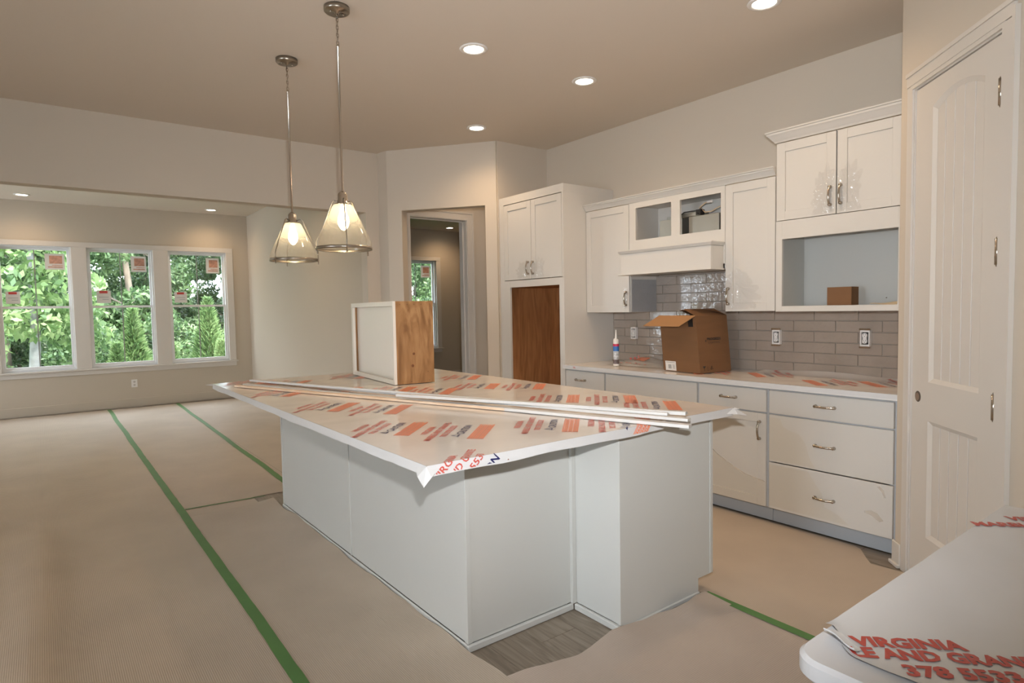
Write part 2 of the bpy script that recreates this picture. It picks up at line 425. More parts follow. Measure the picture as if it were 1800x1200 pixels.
# hall wall behind the diagonal opening, with a doorway (3)
struct('wall_hall', MB().box(XH, XH + .14, -3.215, -2.87, 0, ZC).box(XH, XH + .14, -3.215, -3.975, 2.445, ZC).box(XH, XH + .14, -3.975, -7.17, 0, ZC), WALL)
struct('wall_hall_end', MB().box(5.02, XH, -4.50, -4.38, 0, ZC), WALL)
struct('wall_bedroom_side', MB().box(XH + .14, XF, -7.29, -7.17, 0, ZC), WALLD)
def obox(mb, a, b_, back, z0, z1, m=0):
    """box on the line a-b (xy) extended by the vector back"""
    mb.prism([(a[0], a[1], z0), (b_[0], b_[1], z0), (b_[0] + back[0], b_[1] + back[1], z0), (a[0] + back[0], a[1] + back[1], z0)], (0, 0, z1 - z0), m); return mb
DB = (.608 * T, -.794 * T)
b = MB()
P0, P1, P2, P3 = (5.876, -2.895), (5.751, -2.991), (5.039, -3.537), (4.944, -3.61)
obox(b, P0, P1, DB, 0, ZC); obox(b, P1, P2, DB, 2.429, ZC); obox(b, P2, P3, DB, 0, ZC)
b.prism([(6.03, -2.868, 0), (5.876, -2.895, 0), (5.90, -2.99, 0), (6.03, -2.99, 0)], (0, 0, ZC))
struct('wall_diagonal', b, WALL)
# hall doorway jamb and casing
b = MB()
b.box(XH - .004, XH + .15, -3.233, -3.215, 0, 2.445).box(XH - .004, XH + .15, -3.975, -3.957, 0, 2.445).box(XH - .004, XH + .15, -3.957, -3.233, 2.427, 2.445)
b.box(XH + .06, XH + .075, -3.957, -3.945, 0, 2.415).box(XH + .06, XH + .075, -3.245, -3.233, 0, 2.415).box(XH + .06, XH + .075, -3.945, -3.245, 2.415, 2.427)
struct('trim_5', b, TRIM, label='white door jamb in the hall')
b = MB()
for (o0, o1, dz) in ((.0, .03, .016), (.03, .072, .012), (.072, .09, .02)):
    b.box(XH - dz, XH, -3.963 - o1, -3.963 - o0, 0, 2.433 + o0); b.box(XH - dz, XH, -3.227 + o0, -3.227 + o1, 0, 2.433 + o0)
    b.box(XH - dz, XH, -3.963 - o1, -3.227 + o1, 2.433 + o0, 2.433 + o1)
struct('trim_6', b, TRIM, label='white moulded casing round the hall doorway')

# pantry wall on the 45 degree line x + y = C
PC = -2.2415; S2 = math.sqrt(.5)
def pw(x, v=0.0):                          # point on the pantry wall at world x, v metres in front of it
    return (x + S2 * (-v) * 1.0, PC - x + S2 * v)   # front side faces (-x, +y)... resolved below
# direction out of the wall towards the room: (+? ) the room (island) side is (+x,+y)
def pw(x, v=0.0): return (x + S2 * v, PC - x + S2 * v)
BK = (-S2 * T, -S2 * T)
DX0, DX1, DZT = 1.245, .779, 2.44          # door slab edges along x and its top
b = MB()
obox(b, pw(1.345), pw(1.252), BK, 0, ZC); obox(b, pw(1.252), pw(.772), BK, 2.452, ZC); obox(b, pw(.772), pw(.30), BK, 0, ZC)
b.box(1.262, 1.345, YK - T, PC - 1.345 - .03, 0, ZC)
struct('wall_pantry', b, WALL)
struct('wall_behind_right', MB().box(-3.6, .30, PC - .30 - T, PC - .30, 0, ZC), WALL)
struct('wall_pantry_inner', MB().box(-.2, 1.2, YK - T, YK, 0, ZC), WALL)
struct('wall_back', MB().box(-3.72, -3.6, -3.0, 4.9, 0, ZC), WALL)
# left wall (out of frame) with an opening added and sized to let daylight in
struct('wall_left', MB().box(-3.6, .6, 4.78, 4.9, 0, ZC).box(.6, 2.4, 4.78, 4.9, 2.45, ZC).box(.6, 2.4, 4.78, 4.9, 0, .3).box(2.4, XH, 4.78, 4.9, 0, ZC), WALL)

# pantry door casing and door
def pbox(mb, xa, xb, v0, v1, z0, z1, m=0):
    a0 = pw(xa, v0); a1 = pw(xb, v0); a2 = pw(xb, v1); a3 = pw(xa, v1)
    mb.prism([(*a0, z0), (*a1, z0), (*a2, z0), (*a3, z0)], (0, 0, z1 - z0), m); return mb
b = MB()
for (o0, o1, dv) in ((0, .014, .011), (.014, .05, .014), (.05, .064, .020)):
    if o0 == 0: pbox(b, 1.252, 1.288, .0005, .010, 0, 2.47)
    pbox(b, .772 - o0, .772 - o1, .0005, dv, 0, 2.452 + o0)
    pbox(b, 1.252 + min(o1, .045) * .8, .772 - o1, .0005, dv, 2.452 + o0 * 1.35, 2.452 + o1 * 1.35)
struct('trim_7', b, TRIM, label='white moulded casing round the pantry door')
# jambs
b = MB(); pbox(b, 1.252, 1.247, -.115, .0, 0, 2.452); pbox(b, .777, .772, -.115, .0, 0, 2.452); pbox(b, 1.247, .777, -.115, .0, 2.444, 2.452)
pbox(b, 1.247, .777, -.06, -.045, 2.43, 2.444)
struct('trim_8', b, TRIM, label='white pantry door jamb')
door = sroot('door_1', 'white two panel arched plank pantry door with no knob fitted')
DT = -.006; REC = -.018
slab_u = lambda x: x
pz = [(.249, .825), (1.012, None)]
PL, PR = 1.140, .862
b = MB()
pbox(b, DX0, PL, -.04, DT, .012, DZT); pbox(b, PR, DX1, -.04, DT, .012, DZT)
pbox(b, PL, PR, -.04, DT, .012, .249); pbox(b, PL, PR, -.04, DT, .825, 1.012)
# arched top rail
N_ = 14; cxm = (PL + PR) / 2; hw_ = (PL - PR) / 2
def arch(x): return 2.318 + .045 * (1 - ((x - cxm) / hw_) ** 2)
for i in range(N_):
    xa = PL + (PR - PL) * i / N_; xb = PL + (PR - PL) * (i + 1) / N_
    a0 = pw(xa, -.04); a1 = pw(xb, -.04); d = (S2 * (DT + .04), S2 * (DT + .04), 0)
    b.prism([(*a0, arch(xa)), (*a1, arch(xb)), (*a1, DZT), (*a0, DZT)], d)
struct('door_frame_rails', b, TRIM, door, .0)
def mould(mb, x0, x1, z0, z1, top=None):
    """sloping sticking round a sunk panel"""
    wds = .020
    def P(x, z, v): q = pw(x, v); return Vector((q[0], q[1], z))
    n = 12 if top else 1
    outer = [(x0, z0), (x1, z0)]; inner = [(x0 - wds * .8, z0 + wds), (x1 + wds * .8, z0 + wds)]
    if top:
        outer += [(x1 + (x0 - x1) * i / n, top(x1 + (x0 - x1) * i / n)) for i in range(n + 1)]
        inner += [(x1 + wds * .8 + (x0 - x1 - 2 * wds * .8) * i / n, top(x1 + (x0 - x1) * i / n) - wds) for i in range(n + 1)]
    else:
        outer += [(x1, z1), (x0, z1)]; inner += [(x1 + wds * .8, z1 - wds), (x0 - wds * .8, z1 - wds)]
    A = [mb.bm.verts.new(P(x, z, DT)) for x, z in outer]; B = [mb.bm.verts.new(P(x, z, REC)) for x, z in inner]
    for i in range(len(A)): mb.face([A[i], A[(i+1) % len(A)], B[(i+1) % len(A)], B[i]])
b = MB(); mould(b, PL, PR, .249, .825); struct('panel_moulding', b, TRIM, door)
b = MB(); mould(b, PL, PR, 1.012, 2.33, arch); struct('panel_moulding', b, TRIM, door)
for z0, z1, tp in ((.262, .812, None), (1.025, 0, arch)):
    nb = 5; X0 = PL - .008; X1 = PR + .008
    for i in range(nb):
        xa = X0 + (X1 - X0) * i / nb; xb = X0 + (X1 - X0) * (i + 1) / nb; g = .0022
        xa -= g; xb += g
        b = MB(); zt0 = (tp(xa) - .012) if tp else z1; zt1 = (tp(xb) - .012) if tp else z1
        a0 = pw(xa, -.034); a1 = pw(xb, -.034); dd = REC + .034 - .0006
        b.prism([(*a0, z0), (*a1, z0), (*a1, zt1), (*a0, zt0)], (S2 * dd, S2 * dd, 0))
        struct('plank', b, TRIM, door, .0012)
b = MB(); pbox(b, PL, PR, -.040, -.0341, .25, 2.36); struct('panel_back', b, CABGAP, door)
for z in (2.212, 1.593, .973):
    b = MB(); q = pw(.776, .006); b.lathe([(.0095, -.052), (.0095, .052)], 10, (q[0], q[1], z)); pbox(b, .786, .7765, -.005, .0015, z - .05, z + .05)
    for dz in (-.055, .055): b.sphere((q[0], q[1], z + dz), .0055)
    struct('hinge', b, NICKEL, door)
b = MB(); q = pw(1.206, DT + .0002)
m4 = frame((q[0], q[1], .931), (-S2, S2, 0), (0, 0, 1))
n0 = len(b.bm.verts); b.lathe([(.0275, 0), (.0275, -.004)], 22, (0, 0, 0)); bmesh.ops.transform(b.bm, matrix=m4, verts=b.bm.verts[:])
struct('bore_hole', b, mat('bored_hole_edge', (.10, .075, .055), .6), door)
b = MB(); q = pw(1.206, DT + .0006); m4 = frame((q[0], q[1], .931), (-S2, S2, 0), (0, 0, 1))
b.lathe([(.019, 0), (.019, .0005)], 18, (-.005, -.002, 0)); bmesh.ops.transform(b.bm, matrix=m4, verts=b.bm.verts[:])
struct('bore_hole_core', b, mat('raw_door_core', (.24, .17, .12), .8), door)
# baseboards
b = MB(); pbox(b, 1.352, 1.292, .0, .014, .0, .13); pbox(b, 1.36, 1.292, .0, .026, .0, .02)
struct('baseboard_pantry', b, TRIM, bevel=.004)
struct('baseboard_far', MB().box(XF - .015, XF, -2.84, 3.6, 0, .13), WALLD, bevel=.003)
struct('baseboard_sunroom', MB().box(XH + .14, XF - .015, -2.84, -2.826, 0, .13), TRIM, bevel=.003)
struct('baseboard_bedroom', MB().box(XF - .015, XF, -7.17, -2.96, 0, .13), TRIM, bevel=.003)

# backsplash tiles, children of wall_right
random.seed(3)
PX, PZ = .2905, .0745; ZB = .914
struct('grout_bed', MB().box(1.345, 4.0, YK, YK + .004, .905, 1.66), GROUT, wall_right)
for r in range(10):
    z0 = ZB + r * PZ - .0015; z1 = z0 + PZ - .0035
    off = 1.829 + (PX / 2 if r % 2 == 0 else 0)
    i0 = math.floor((1.345 - off) / PX)
    for i in range(i0, i0 + 12):
        a = off + i * PX + .0015; c = off + (i + 1) * PX - .0015
        a2, c2 = max(a, 1.346), min(c, 3.999)
        if c2 - a2 < .012: continue
        if z0 > 1.35 and (c2 < 2.59 or a2 > 3.49): continue
        if z0 > 1.35: a2 = max(a2, 2.585); c2 = min(c2, 3.495)
        zz1 = min(z1, 1.655)
        if zz1 - z0 < .01: continue
        t1, t2, t3 = [random.uniform(-.0010, .0010) for _ in range(3)]
        b = MB(); y = YK + .0105
        v = [b.bm.verts.new(p) for p in ((a2, YK + .004, z0), (c2, YK + .004, z0), (c2, YK + .004, zz1), (a2, YK + .004, zz1),
             (a2 + .002, y + t1, z0 + .002), (c2 - .002, y + t2, z0 + .002), (c2 - .002, y + t3, zz1 - .002), (a2 + .002, y + t1 + t3 - t2, zz1 - .002))]
        for q in ((0, 1, 5, 4), (1, 2, 6, 5), (2, 3, 7, 6), (3, 0, 4, 7), (4, 5, 6, 7)): b.face([v[i_] for i_ in q])
        struct('tile', b, TILE, wall_right)

# ================================================================== KITCHEN CABINETS
YB = -3.628       # face of base and fridge doors
YU = -3.900       # face of upper doors
def arc_handle(axis):
    """arched pull about 118 mm long, projecting to +y; axis 'x' or 'z'"""
    b = MB(); n = 12; pts = []; rs = []
    for i in range(n + 1):
        t = -1 + 2 * i / n; pts.append((t * .055, .012 + .018 * (1 - t * t) ** .8, 0)); rs.append(.0068 + .0022 * abs(t) ** 6)
    b.tube(pts, rs, 8)
    for s_ in (-1, 1):
        b.lathe([(.0105, 0), (.0105, .005), (.0075, .008), (.0095, .016), (.009, .020), (.004, .023)], 12, (s_ * .054, 0, 0), axis='y')
    if axis == 'z': bmesh.ops.transform(b.bm, matrix=Matrix.Rotation(math.pi / 2, 4, 'Y'), verts=b.bm.verts[:])
    me = b.mesh('handle'); me.materials.append(NICKEL); return me
HX, HZ = arc_handle('x'), arc_handle('z')
def handle(parent, x, y, z, axis='x'):
    o = bpy.data.objects.new('handle', HX if axis == 'x' else HZ); COL.objects.link(o); o.parent = parent
    o.location = Vector((x, y, z)) - ORG[rootof(parent).name]; return o
def shaker(root, x0, x1, z0, z1, y, fr=.058, material=CAB):
    b = MB(); g = .0018; x0 += g; x1 -= g; z0 += g; z1 -= g
    b.box(x0, x0 + fr, y - .02, y, z0, z1).box(x1 - fr, x1, y - .02, y, z0, z1)
    b.box(x0 + fr, x1 - fr, y - .02, y, z0, z0 + fr).box(x0 + fr, x1 - fr, y - .02, y, z1 - fr, z1)
    b.box(x0 + fr, x1 - fr, y - .02, y - .007, z0 + fr, z1 - fr)
    return part('door', b, material, root, .0012)
def slabfront(root, name, x0, x1, z0, z1, y):
    g = .0018
    return part(name, MB().box(x0 + g, x1 - g, y - .02, y, z0 + g, z1 - g), CAB, root, .0015)
def filmpart(parent, pts, y, material, name='protective_film'):
    """thin peeled film lying on a front (polygon in x, z)"""
    b = MB(); v = [b.bm.verts.new((x, y, z)) for x, z in pts]; b.face(v)
    return part(name, b, material, parent)
def crumple(parent, x0, x1, z0, z1, y, amp, seed, material, nu=16, nv=22, peak=(.5, .3)):
    b = MB(); rnd = random.Random(seed)
    def fn(u, v):
        x = x0 + (x1 - x0) * u; z = z0 + (z1 - z0) * v
        fall = math.exp(-((u - peak[0]) ** 2 + (v - peak[1]) ** 2) / .10)
        ang = math.atan2(v - peak[1] - .12, (u - peak[0]) * .8 + 1e-4)
        rid = abs(math.sin(ang * 7 + seed)) * .6 + noise.noise(Vector((u * 5, v * 5, seed))) * .7
        return (x, y + .0012 + amp * fall * max(0, .35 + rid), z)
    nu *= 2; nv *= 2; g = [[None] * (nv + 1) for _ in range(nu + 1)]
    for i in range(nu):
        for j in range(nv):
            u = (i + .5) / nu; v = (j + .5) / nv
            reach = .42 + .5 * abs(noise.noise(Vector((math.atan2(v - peak[1], u - peak[0]) * 2.2, seed, 0))))
            if math.hypot((u - peak[0]) * 1.3, v - peak[1]) > reach: continue
            vs = []
            for a, c in ((i, j), (i + 1, j), (i + 1, j + 1), (i, j + 1)):
                if g[a][c] is None: g[a][c] = b.bm.verts.new(fn(a / nu, c / nv))
                vs.append(g[a][c])
            b.face(vs)
    return part('protective_film', b, material, parent, label='wrinkled clear plastic film')
DOORFILM = clearfilm('clear_door_film', diff=.02, gloss=.05, rough=.12, bump=.25, bscale=14, edge=.22)
PEEL = clearfilm('thin_peeled_film', tint=(.975, .960, .93), diff=.0, gloss=.0, rough=.22, edge=.0)
EDGEF = clearfilm('film_tear_edge', tint=(.95, .9, .84), diff=.3, gloss=.0, rough=.3, edge=.0)

def carcass_base(root, x0, x1, gable=False):
    t = .018; b = MB(); yb = YK + .013; yf = YB - .0215
    b.box(x0 + .0005, x0 + t, yb, yf, .105, .872).box(x1 - t, x1 - .0005, yb, yf, .105, .872)
    b.box(x0 + t, x1 - t, yb, yf, .105, .123).box(x0 + t, x1 - t, yb, yb + .006, .123, .872).box(x0 + t, x1 - t, yf - .08, yf, .855, .872)
    part('carcass', b, CABIN, root)
    b = MB(); w_ = .032
    b.box(x0 + .0005, x0 + w_, yf, YB - .0205, .105, .872).box(x1 - w_, x1 - .0005, yf, YB - .0205, .105, .872).box(x0 + w_, x1 - w_, yf, YB - .0205, .105, .14)
    b.box(x0 + w_, x1 - w_, yf, YB - .0205, .84, .872).box(x0 + w_, x1 - w_, yf, YB - .0205, .69, .73)
    part('face_frame', b, CABGAP, root)
    b = MB().box(x0 + .0005, x1 - .0005, -3.715, -3.700, .006, .105); part('toe_kick', b, TOEK, root)
BG = 'base cabinets under the back worktop'
def base_unit(x0, x1, label):
    r = thing('base_cabinet', label, 'cabinet', ((x0 + x1) / 2, YB - .3, 0), 0, BG)
    carcass_base(r, x0, x1); return r
# unit D: three drawers by the pantry wall (x 1.37 .. 2.10)
DZ = [(.108, .405), (.409, .709), (.715, .862)]
u = base_unit(1.368, 2.102, 'white three drawer base cabinet nearest the pantry door')
for i, (z0, z1) in enumerate(DZ):
    d = slabfront(u, 'drawer', 1.374, 2.094, z0, z1, YB); handle(d, 1.743, YB, [.245, .558, .794][i], 'x')
    if i == 1:
        filmpart(d, [(2.02, .69), (2.0, .64), (1.95, .62), (1.90, .61), (1.86, .56), (1.83, .47), (1.80, .42), (2.09, .42), (2.09, .69)], YB + .0008, PEEL)
    if i == 0:
        filmpart(d, [(2.09, .39), (1.84, .39), (1.80, .33), (1.76, .28), (1.74, .20), (1.66, .17), (1.60, .125), (2.09, .125)], YB + .0008, PEEL)
        for pp in ([(1.52, .235), (1.48, .245), (1.45, .235), (1.42, .20), (1.44, .19), (1.48, .215), (1.52, .225)], [(1.455, .385), (1.43, .36), (1.42, .33), (1.41, .33), (1.42, .37), (1.44, .39)]):
            filmpart(d, pp, YB + .0010, EDGEF)
# unit C: drawer over door
u = base_unit(2.104, 2.622, 'white one drawer one door base cabinet with peeling film, beside the three drawers')
d = slabfront(u, 'drawer', 2.112, 2.616, .715, .862, YB); handle(d, 2.38, YB, .793, 'x')
d = shaker(u, 2.112, 2.616, .108, .709, YB); handle(d, 2.156, YB, .598, 'z')
cur = [(2.60, .535), (2.58, .50), (2.53, .44), (2.47, .395), (2.40, .36), (2.33, .325), (2.26, .30), (2.19, .285), (2.14, .28), (2.12, .275)]
filmpart(d, [(2.612, .112), (2.612, .535)] + cur + [(2.116, .112)], YB + .0008, PEEL)
filmpart(d, cur + [(x, z - .006) for x, z in cur[::-1]], YB + .0012, EDGEF)
# unit B: wide false drawer over two doors
u = base_unit(2.624, 3.518, 'white double door base cabinet under the carton')
slabfront(u, 'drawer', 2.632, 3.512, .715, .862, YB)
d = shaker(u, 2.632, 3.071, .108, .709, YB); handle(d, 3.02, YB, .598, 'z')
d = shaker(u, 3.073, 3.512, .108, .709, YB); handle(d, 3.125, YB, .598, 'z')
# unit A: next to the fridge surround
u = base_unit(3.520, 3.998, 'white one drawer base cabinet against the fridge surround')
d = slabfront(u, 'drawer', 3.528, 3.990, .715, .862, YB); handle(d, 3.80, YB, .787, 'x')
d = shaker(u, 3.528, 3.990, .108, .709, YB); handle(d, 3.57, YB, .598, 'z')

# back worktop
worktop = solid('worktop', MB().box(1.346, 3.998, YK + .012, -3.598, .8735, .9075), QUARTZ, 'white stone worktop along the kitchen wall under plastic film', 'countertop', (2.67, -3.9, .89), bevel=.002)

# ------------------------------------------------------------------ fridge surround
YFD = -3.628
fr = thing('fridge_surround', 'tall white refrigerator surround cabinet with empty brown bay', 'cabinet', (4.46, -3.95, 0))
part('side_panel', MB().box(4.000, 4.020, YK + .013, YFD - .002, 0, 2.408), CAB, fr, .001)
part('side_panel', MB().box(4.912, 4.932, YK + .003, YFD - .002, 0, 2.408), CAB, fr, .001)
b = MB(); b.box(4.020, 4.062, YFD - .022, YFD - .002, 0, 1.672).box(4.775, 4.912, YFD - .022, YFD - .002, 0, 1.672).box(4.062, 4.775, YFD - .022, YFD - .002, 1.607, 1.672)
b.box(4.862, 4.912, YFD - .022, YFD - .002, 1.672, 2.408)
part('face_frame', b, CAB, fr, .001)
part('shelf', MB().box(4.020, 4.912, YK + .003, YFD - .022, 1.63, 1.65), CABIN, fr)
b = MB(); b.box(4.0205, 4.032, YK + .004, YFD - .0225, 0, 1.629).box(4.895, 4.911, YK + .004, YFD - .0225, 0, 1.629).box(4.032, 4.895, YK + .004, YK + .014, 0, 1.629).box(4.032, 4.895, YK + .014, YFD - .0225, 1.612, 1.629)
part('bay_lining', b, BROWNIN, fr, label='unfinished brown plywood lining')
d = shaker(fr, 4.022, 4.441, 1.676, 2.402, YFD); handle(d, 4.415, YFD, 1.778, 'z')
crumple(d, 4.24, 4.43, 1.69, 1.90, YFD, .006, 3, DOORFILM, 10, 12)
d = shaker(fr, 4.443, 4.860, 1.676, 2.402, YFD); handle(d, 4.486, YFD, 1.781, 'z')
crumple(d, 4.46, 4.68, 1.69, 1.88, YFD, .006, 5, DOORFILM, 10, 12)
CROWN = [(0, 0), (.006, 0), (.012, .012), (.016, .016), (.036, .042), (.044, .050), (.044, .060), (.052, .064), (.052, .072), (0, .072)]
b = MB().sweep([(4.934, YFD - .004), (3.999, YFD - .004), (3.999, YK + .003)][::-1], [(-o, z) for o, z in CROWN], z=2.408)
part('crown_moulding', b, CAB, fr)
part('top_board', MB().box(4.02, 4.91, YK + .004, YFD - .01, 2.4085, 2.42), CAB, fr)

# ------------------------------------------------------------------ upper cabinets
def box_upper(root, x0, x1, z0, z1, y=YU - .0205):
    t = .018; b = MB(); yb = YK + .002 if z0 > 1.5 else YK + .0125
    b.box(x0, x0 + t, yb, y, z0, z1).box(x1 - t, x1, yb, y, z0, z1).box(x0 + t, x1 - t, yb, y, z0, z0 + t).box(x0 + t, x1 - t, yb, y, z1 - t, z1).box(x0 + t, x1 - t, yb, yb + .005, z0 + t, z1 - t)
    return part('carcass', b, CAB, root, .001)
ZU0, ZU1 = 1.357, 2.252
u = thing('upper_cabinet', 'white single door upper cabinet between fridge surround and range hood', 'cabinet', (3.745, -4.08, ZU0))
box_upper(u, 3.492, 3.999, ZU0, ZU1); d = shaker(u, 3.494, 3.997, ZU0 - .002, ZU1 - .004, YU); handle(d, 3.527, YU, 1.471, 'z')
crumple(d, 3.50, 3.58, 1.39, 1.60, YU, .004, 9, DOORFILM, 6, 12)
part('loose_film', MB().grid(lambda a, c: (3.4915 - .002 * abs(math.sin(a * 9 + c * 14)) - .001, -4.24 + .31 * a, 1.36 + .27 * c), 14, 16, smooth=False), clearfilm('bluish_side_film', tint=(.82, .86, .93), diff=.10, gloss=.10, rough=.12), u, label='bluish plastic film on the cabinet side')
u = thing('upper_cabinet', 'white single door upper cabinet right of the range hood with glinting film', 'cabinet', (2.398, -4.08, ZU0))
box_upper(u, 2.209, 2.587, ZU0, ZU1); d = shaker(u, 2.211, 2.588, ZU0 - .002, ZU1 - .004, YU); handle(d, 2.560, YU, 1.463, 'z')
crumple(d, 2.24, 2.585, 1.37, 1.74, YU, .012, 12, DOORFILM, 18, 20, (.72, .32))
# hood cabinet with two doorless openings and a mantle
h = thing('range_hood_cabinet', 'white range hood cabinet with two open bays and boxed mantle', 'cabinet', (3.04, -4.08, 1.65))
x0, x1 = 2.604, 3.490; yf = YU - .022
b = MB(); t = .018
b.box(2.590, 2.607, YK + .0125, yf, 1.66, ZU1).box(x1 - t, x1, YK + .002, yf, 1.66, ZU1).box(2.607, x1 - t, YK + .002, yf, ZU1 - t, ZU1)
b.box(2.607, x1 - t, YK + .002, yf, 1.925, 1.940).box(2.607, x1 - t, YK + .002, YK + .008, 1.94, ZU1 - t)
part('carcass', b, CAB, h)
b = MB(); y0, y1 = yf, yf + .020
b.box(3.422, x1, y0, y1, 1.70, ZU1).box(2.982, 3.063, y0, y1, 1.70, ZU1).box(2.590, 2.625, y0, y1, 1.70, ZU1)
for a, c in ((3.063, 3.422), (2.625, 2.982)): b.box(a, c, y0, y1, 2.205, ZU1).box(a, c, y0, y1, 1.70, 1.945)
part('face_frame', b, CAB, h)
b = MB(); mx0, mx1, my = 2.604, 3.452, -3.752
b.box(mx0, mx1, my - .018, my, 1.665, 1.825).box(mx0, mx0 + .018, yf + .0205, my - .018, 1.665, 1.825).box(mx1 - .018, mx1, yf + .0205, my - .018, 1.665, 1.825)
part('mantle', b, CAB, h, .001)
CAP = [(0, 0), (.004, 0), (.012, .014), (.016, .020), (.016, .026), (0, .026)]
part('mantle_cap', MB().sweep([(mx0, YU), (mx0, my), (mx1, my), (mx1, YU)], [(o, z) for o, z in CAP], z=1.826), CAB, h)
part('mantle_lid', MB().box(mx0, mx1, YU, my, 1.838, 1.848), CAB, h)
part('mantle_lip', MB().box(mx0 - .010, mx1 + .016, yf + .0205, my + .014, 1.655, 1.6645), CAB, h, .001)
part('hood_underside', MB().box(2.62, 3.46, YK + .012, my - .03, 1.668, 1.69), GALV, h)
# extractor unit in the bays
e = thing('extractor_fan', 'galvanised extractor fan unit with black cord inside the hood bays', 'extractor fan', (3.0, -4.06, 1.941))
b = MB(); b.box(3.03, 3.245, -4.20, -3.99, 1.941, 2.085).box(3.03, 3.20, -4.18, -4.02, 2.086, 2.112); part('duct_box', b, GALV, e, .002)
b = MB(); b.box(2.69, 2.955, -4.22, -3.975, 1.941, 2.080); part('housing', b, GALV, e, .003)
b = MB(); b.box(2.86, 3.024, -4.10, -3.975, 2.081, 2.113); part('control_box', b, GALV, e, .003)
b = MB(); b.tube([(3.022, -3.968, 2.02), (3.022, -3.966, 2.10), (2.99, -3.966, 2.118), (2.93, -3.968, 2.118), (2.89, -3.972, 2.118), (2.87, -3.985, 2.12)], .0045, 8); part('black_edging', b, BLACK, e)
b = MB(); b.box(2.845, 2.885, -4.02, -3.968, 2.085, 2.125); b.sphere((2.868, -3.965, 2.092), .009); part('clamp', b, BLACK, e)
cbl = MB().tube([(2.87, -3.99, 2.135), (2.85, -3.99, 2.15), (2.82, -3.99, 2.168), (2.80, -3.99, 2.172)], .005, 8)
cbl.tube([(2.86, -4.0, 2.135), (2.82, -3.99, 2.10), (2.76, -3.985, 2.098), (2.70, -3.985, 2.122), (2.645, -3.99, 2.13)], .004, 8)
part('power_cable', cbl, mat('cream_cable', (.60, .45, .29), .5), e)
part('cable_connector', MB().lathe([(.009, 0), (.011, .006), (.010, .038), (.006, .05)], 12, (2.753, -3.99, 2.173), axis='x'), WHITEP, e)
# microwave cabinet
mcb = thing('microwave_cabinet', 'tall-hung white double door cabinet with empty microwave niche', 'cabinet', (1.826, -4.08, 1.35))
x0, x1 = 1.446, 2.207; yf = YU - .0205
b = MB(); t = .018; yb = YK + .0125
b.box(x0, x0 + t, yb, yf, 1.352, 2.457).box(x1 - t, x1, yb, yf, 1.352, 2.457)
for z in (1.352, 1.93, 2.439): b.box(x0 + t, x1 - t, yb, yf, z, z + t)
b.box(x0 + t, x1 - t, yb, yb + .006, 1.37, 2.439)
part('carcass', b, CABIN, mcb)
b = MB(); y0, y1 = yf, yf + .020
b.box(2.164, x1, y0, y1, 1.352, 1.946).box(x0, 1.470, y0, y1, 1.352, 1.946).box(1.470, 2.164, y0, y1, 1.352, 1.388).box(1.470, 2.164, y0, y1, 1.827, 1.946)
part('face_frame', b, CAB, mcb, .001)
d = shaker(mcb, 1.819, 2.205, 1.948, 2.453, YU); handle(d, 1.853, YU, 2.062, 'z')
crumple(d, 1.83, 2.05, 1.96, 2.32, YU, .014, 21, DOORFILM, 16, 20, (.2, .3))
d = shaker(mcb, 1.447, 1.815, 1.948, 2.453, YU); handle(d, 1.790, YU, 2.064, 'z')
crumple(d, 1.60, 1.805, 1.96, 2.32, YU, .014, 27, DOORFILM, 16, 20, (.75, .3))
b = MB().sweep([(2.209, YK + .003), (2.209, YU - .004), (1.40, YU - .004)], [(-o, z) for o, z in CROWN], z=2.457)
bm_ = b; part('crown_moulding', b, CAB, mcb)
# filler between the microwave cabinet and the pantry wall return
solid('filler_strip', MB().box(1.347, 1.444, YU - .04, YU - .022, 1.352, 2.455), CAB, 'white filler strip between microwave cabinet and pantry wall', 'filler strip', (1.395, YU - .03, 1.352))
solid('filler_strip', MB().box(1.347, 1.366, YB - .040, YB - .022, .0, .872), CABGAP, 'narrow grey filler strip between three drawer cabinet and pantry wall', 'filler strip', (1.356, YB - .03, 0))
# crown running over left upper, hood and right upper
b = MB().sweep([(3.998, YU - .004), (2.210, YU - .004)], [(-o * .0, z) for o, z in CROWN][:0] + [(-o, z) for o, z in [(0, 0), (.006, 0), (.010, .008), (.026, .030), (.034, .036), (.034, .044), (.042, .048), (.042, .054), (0, .054)]], z=ZU1 + .0005)
solid('crown_moulding', b, CAB, 'long white crown moulding over the hood and its two neighbours', 'crown moulding', (3.1, YU, ZU1))
solid('carton', MB().box(1.775, 1.925, -4.12, -4.02, 1.3885, 1.503), CARD, 'small brown cardboard carton standing in the microwave niche', 'carton', (1.85, -4.07, 1.3885), bevel=.001)
pp = MB().grid(lambda a, c: (1.49 + .16 * a, -4.10 + .13 * c, 1.3885 + .012 + .006 * math.sin(a * 5) * math.cos(c * 4) - .010 * c), 8, 6)
solid('instruction_leaflet', pp, mat('cream_paper', (.72, .60, .42), .7), 'cream folded paper lying flat at the right of the niche', 'paper', (1.57, -4.04, 1.3885))
for xx, lb in ((2.02, 'tiny screw low on the niche back, left of the carton'), (1.66, 'tiny screw low on the niche back, right of the carton')):
    solid('screw', MB().lathe([(.004, 0), (.004, .003), (.002, .004)], 8, (xx, yb + .006, 1.43), axis='y'), NICKELD, lb, 'screw', (xx, yb + .006, 1.43))
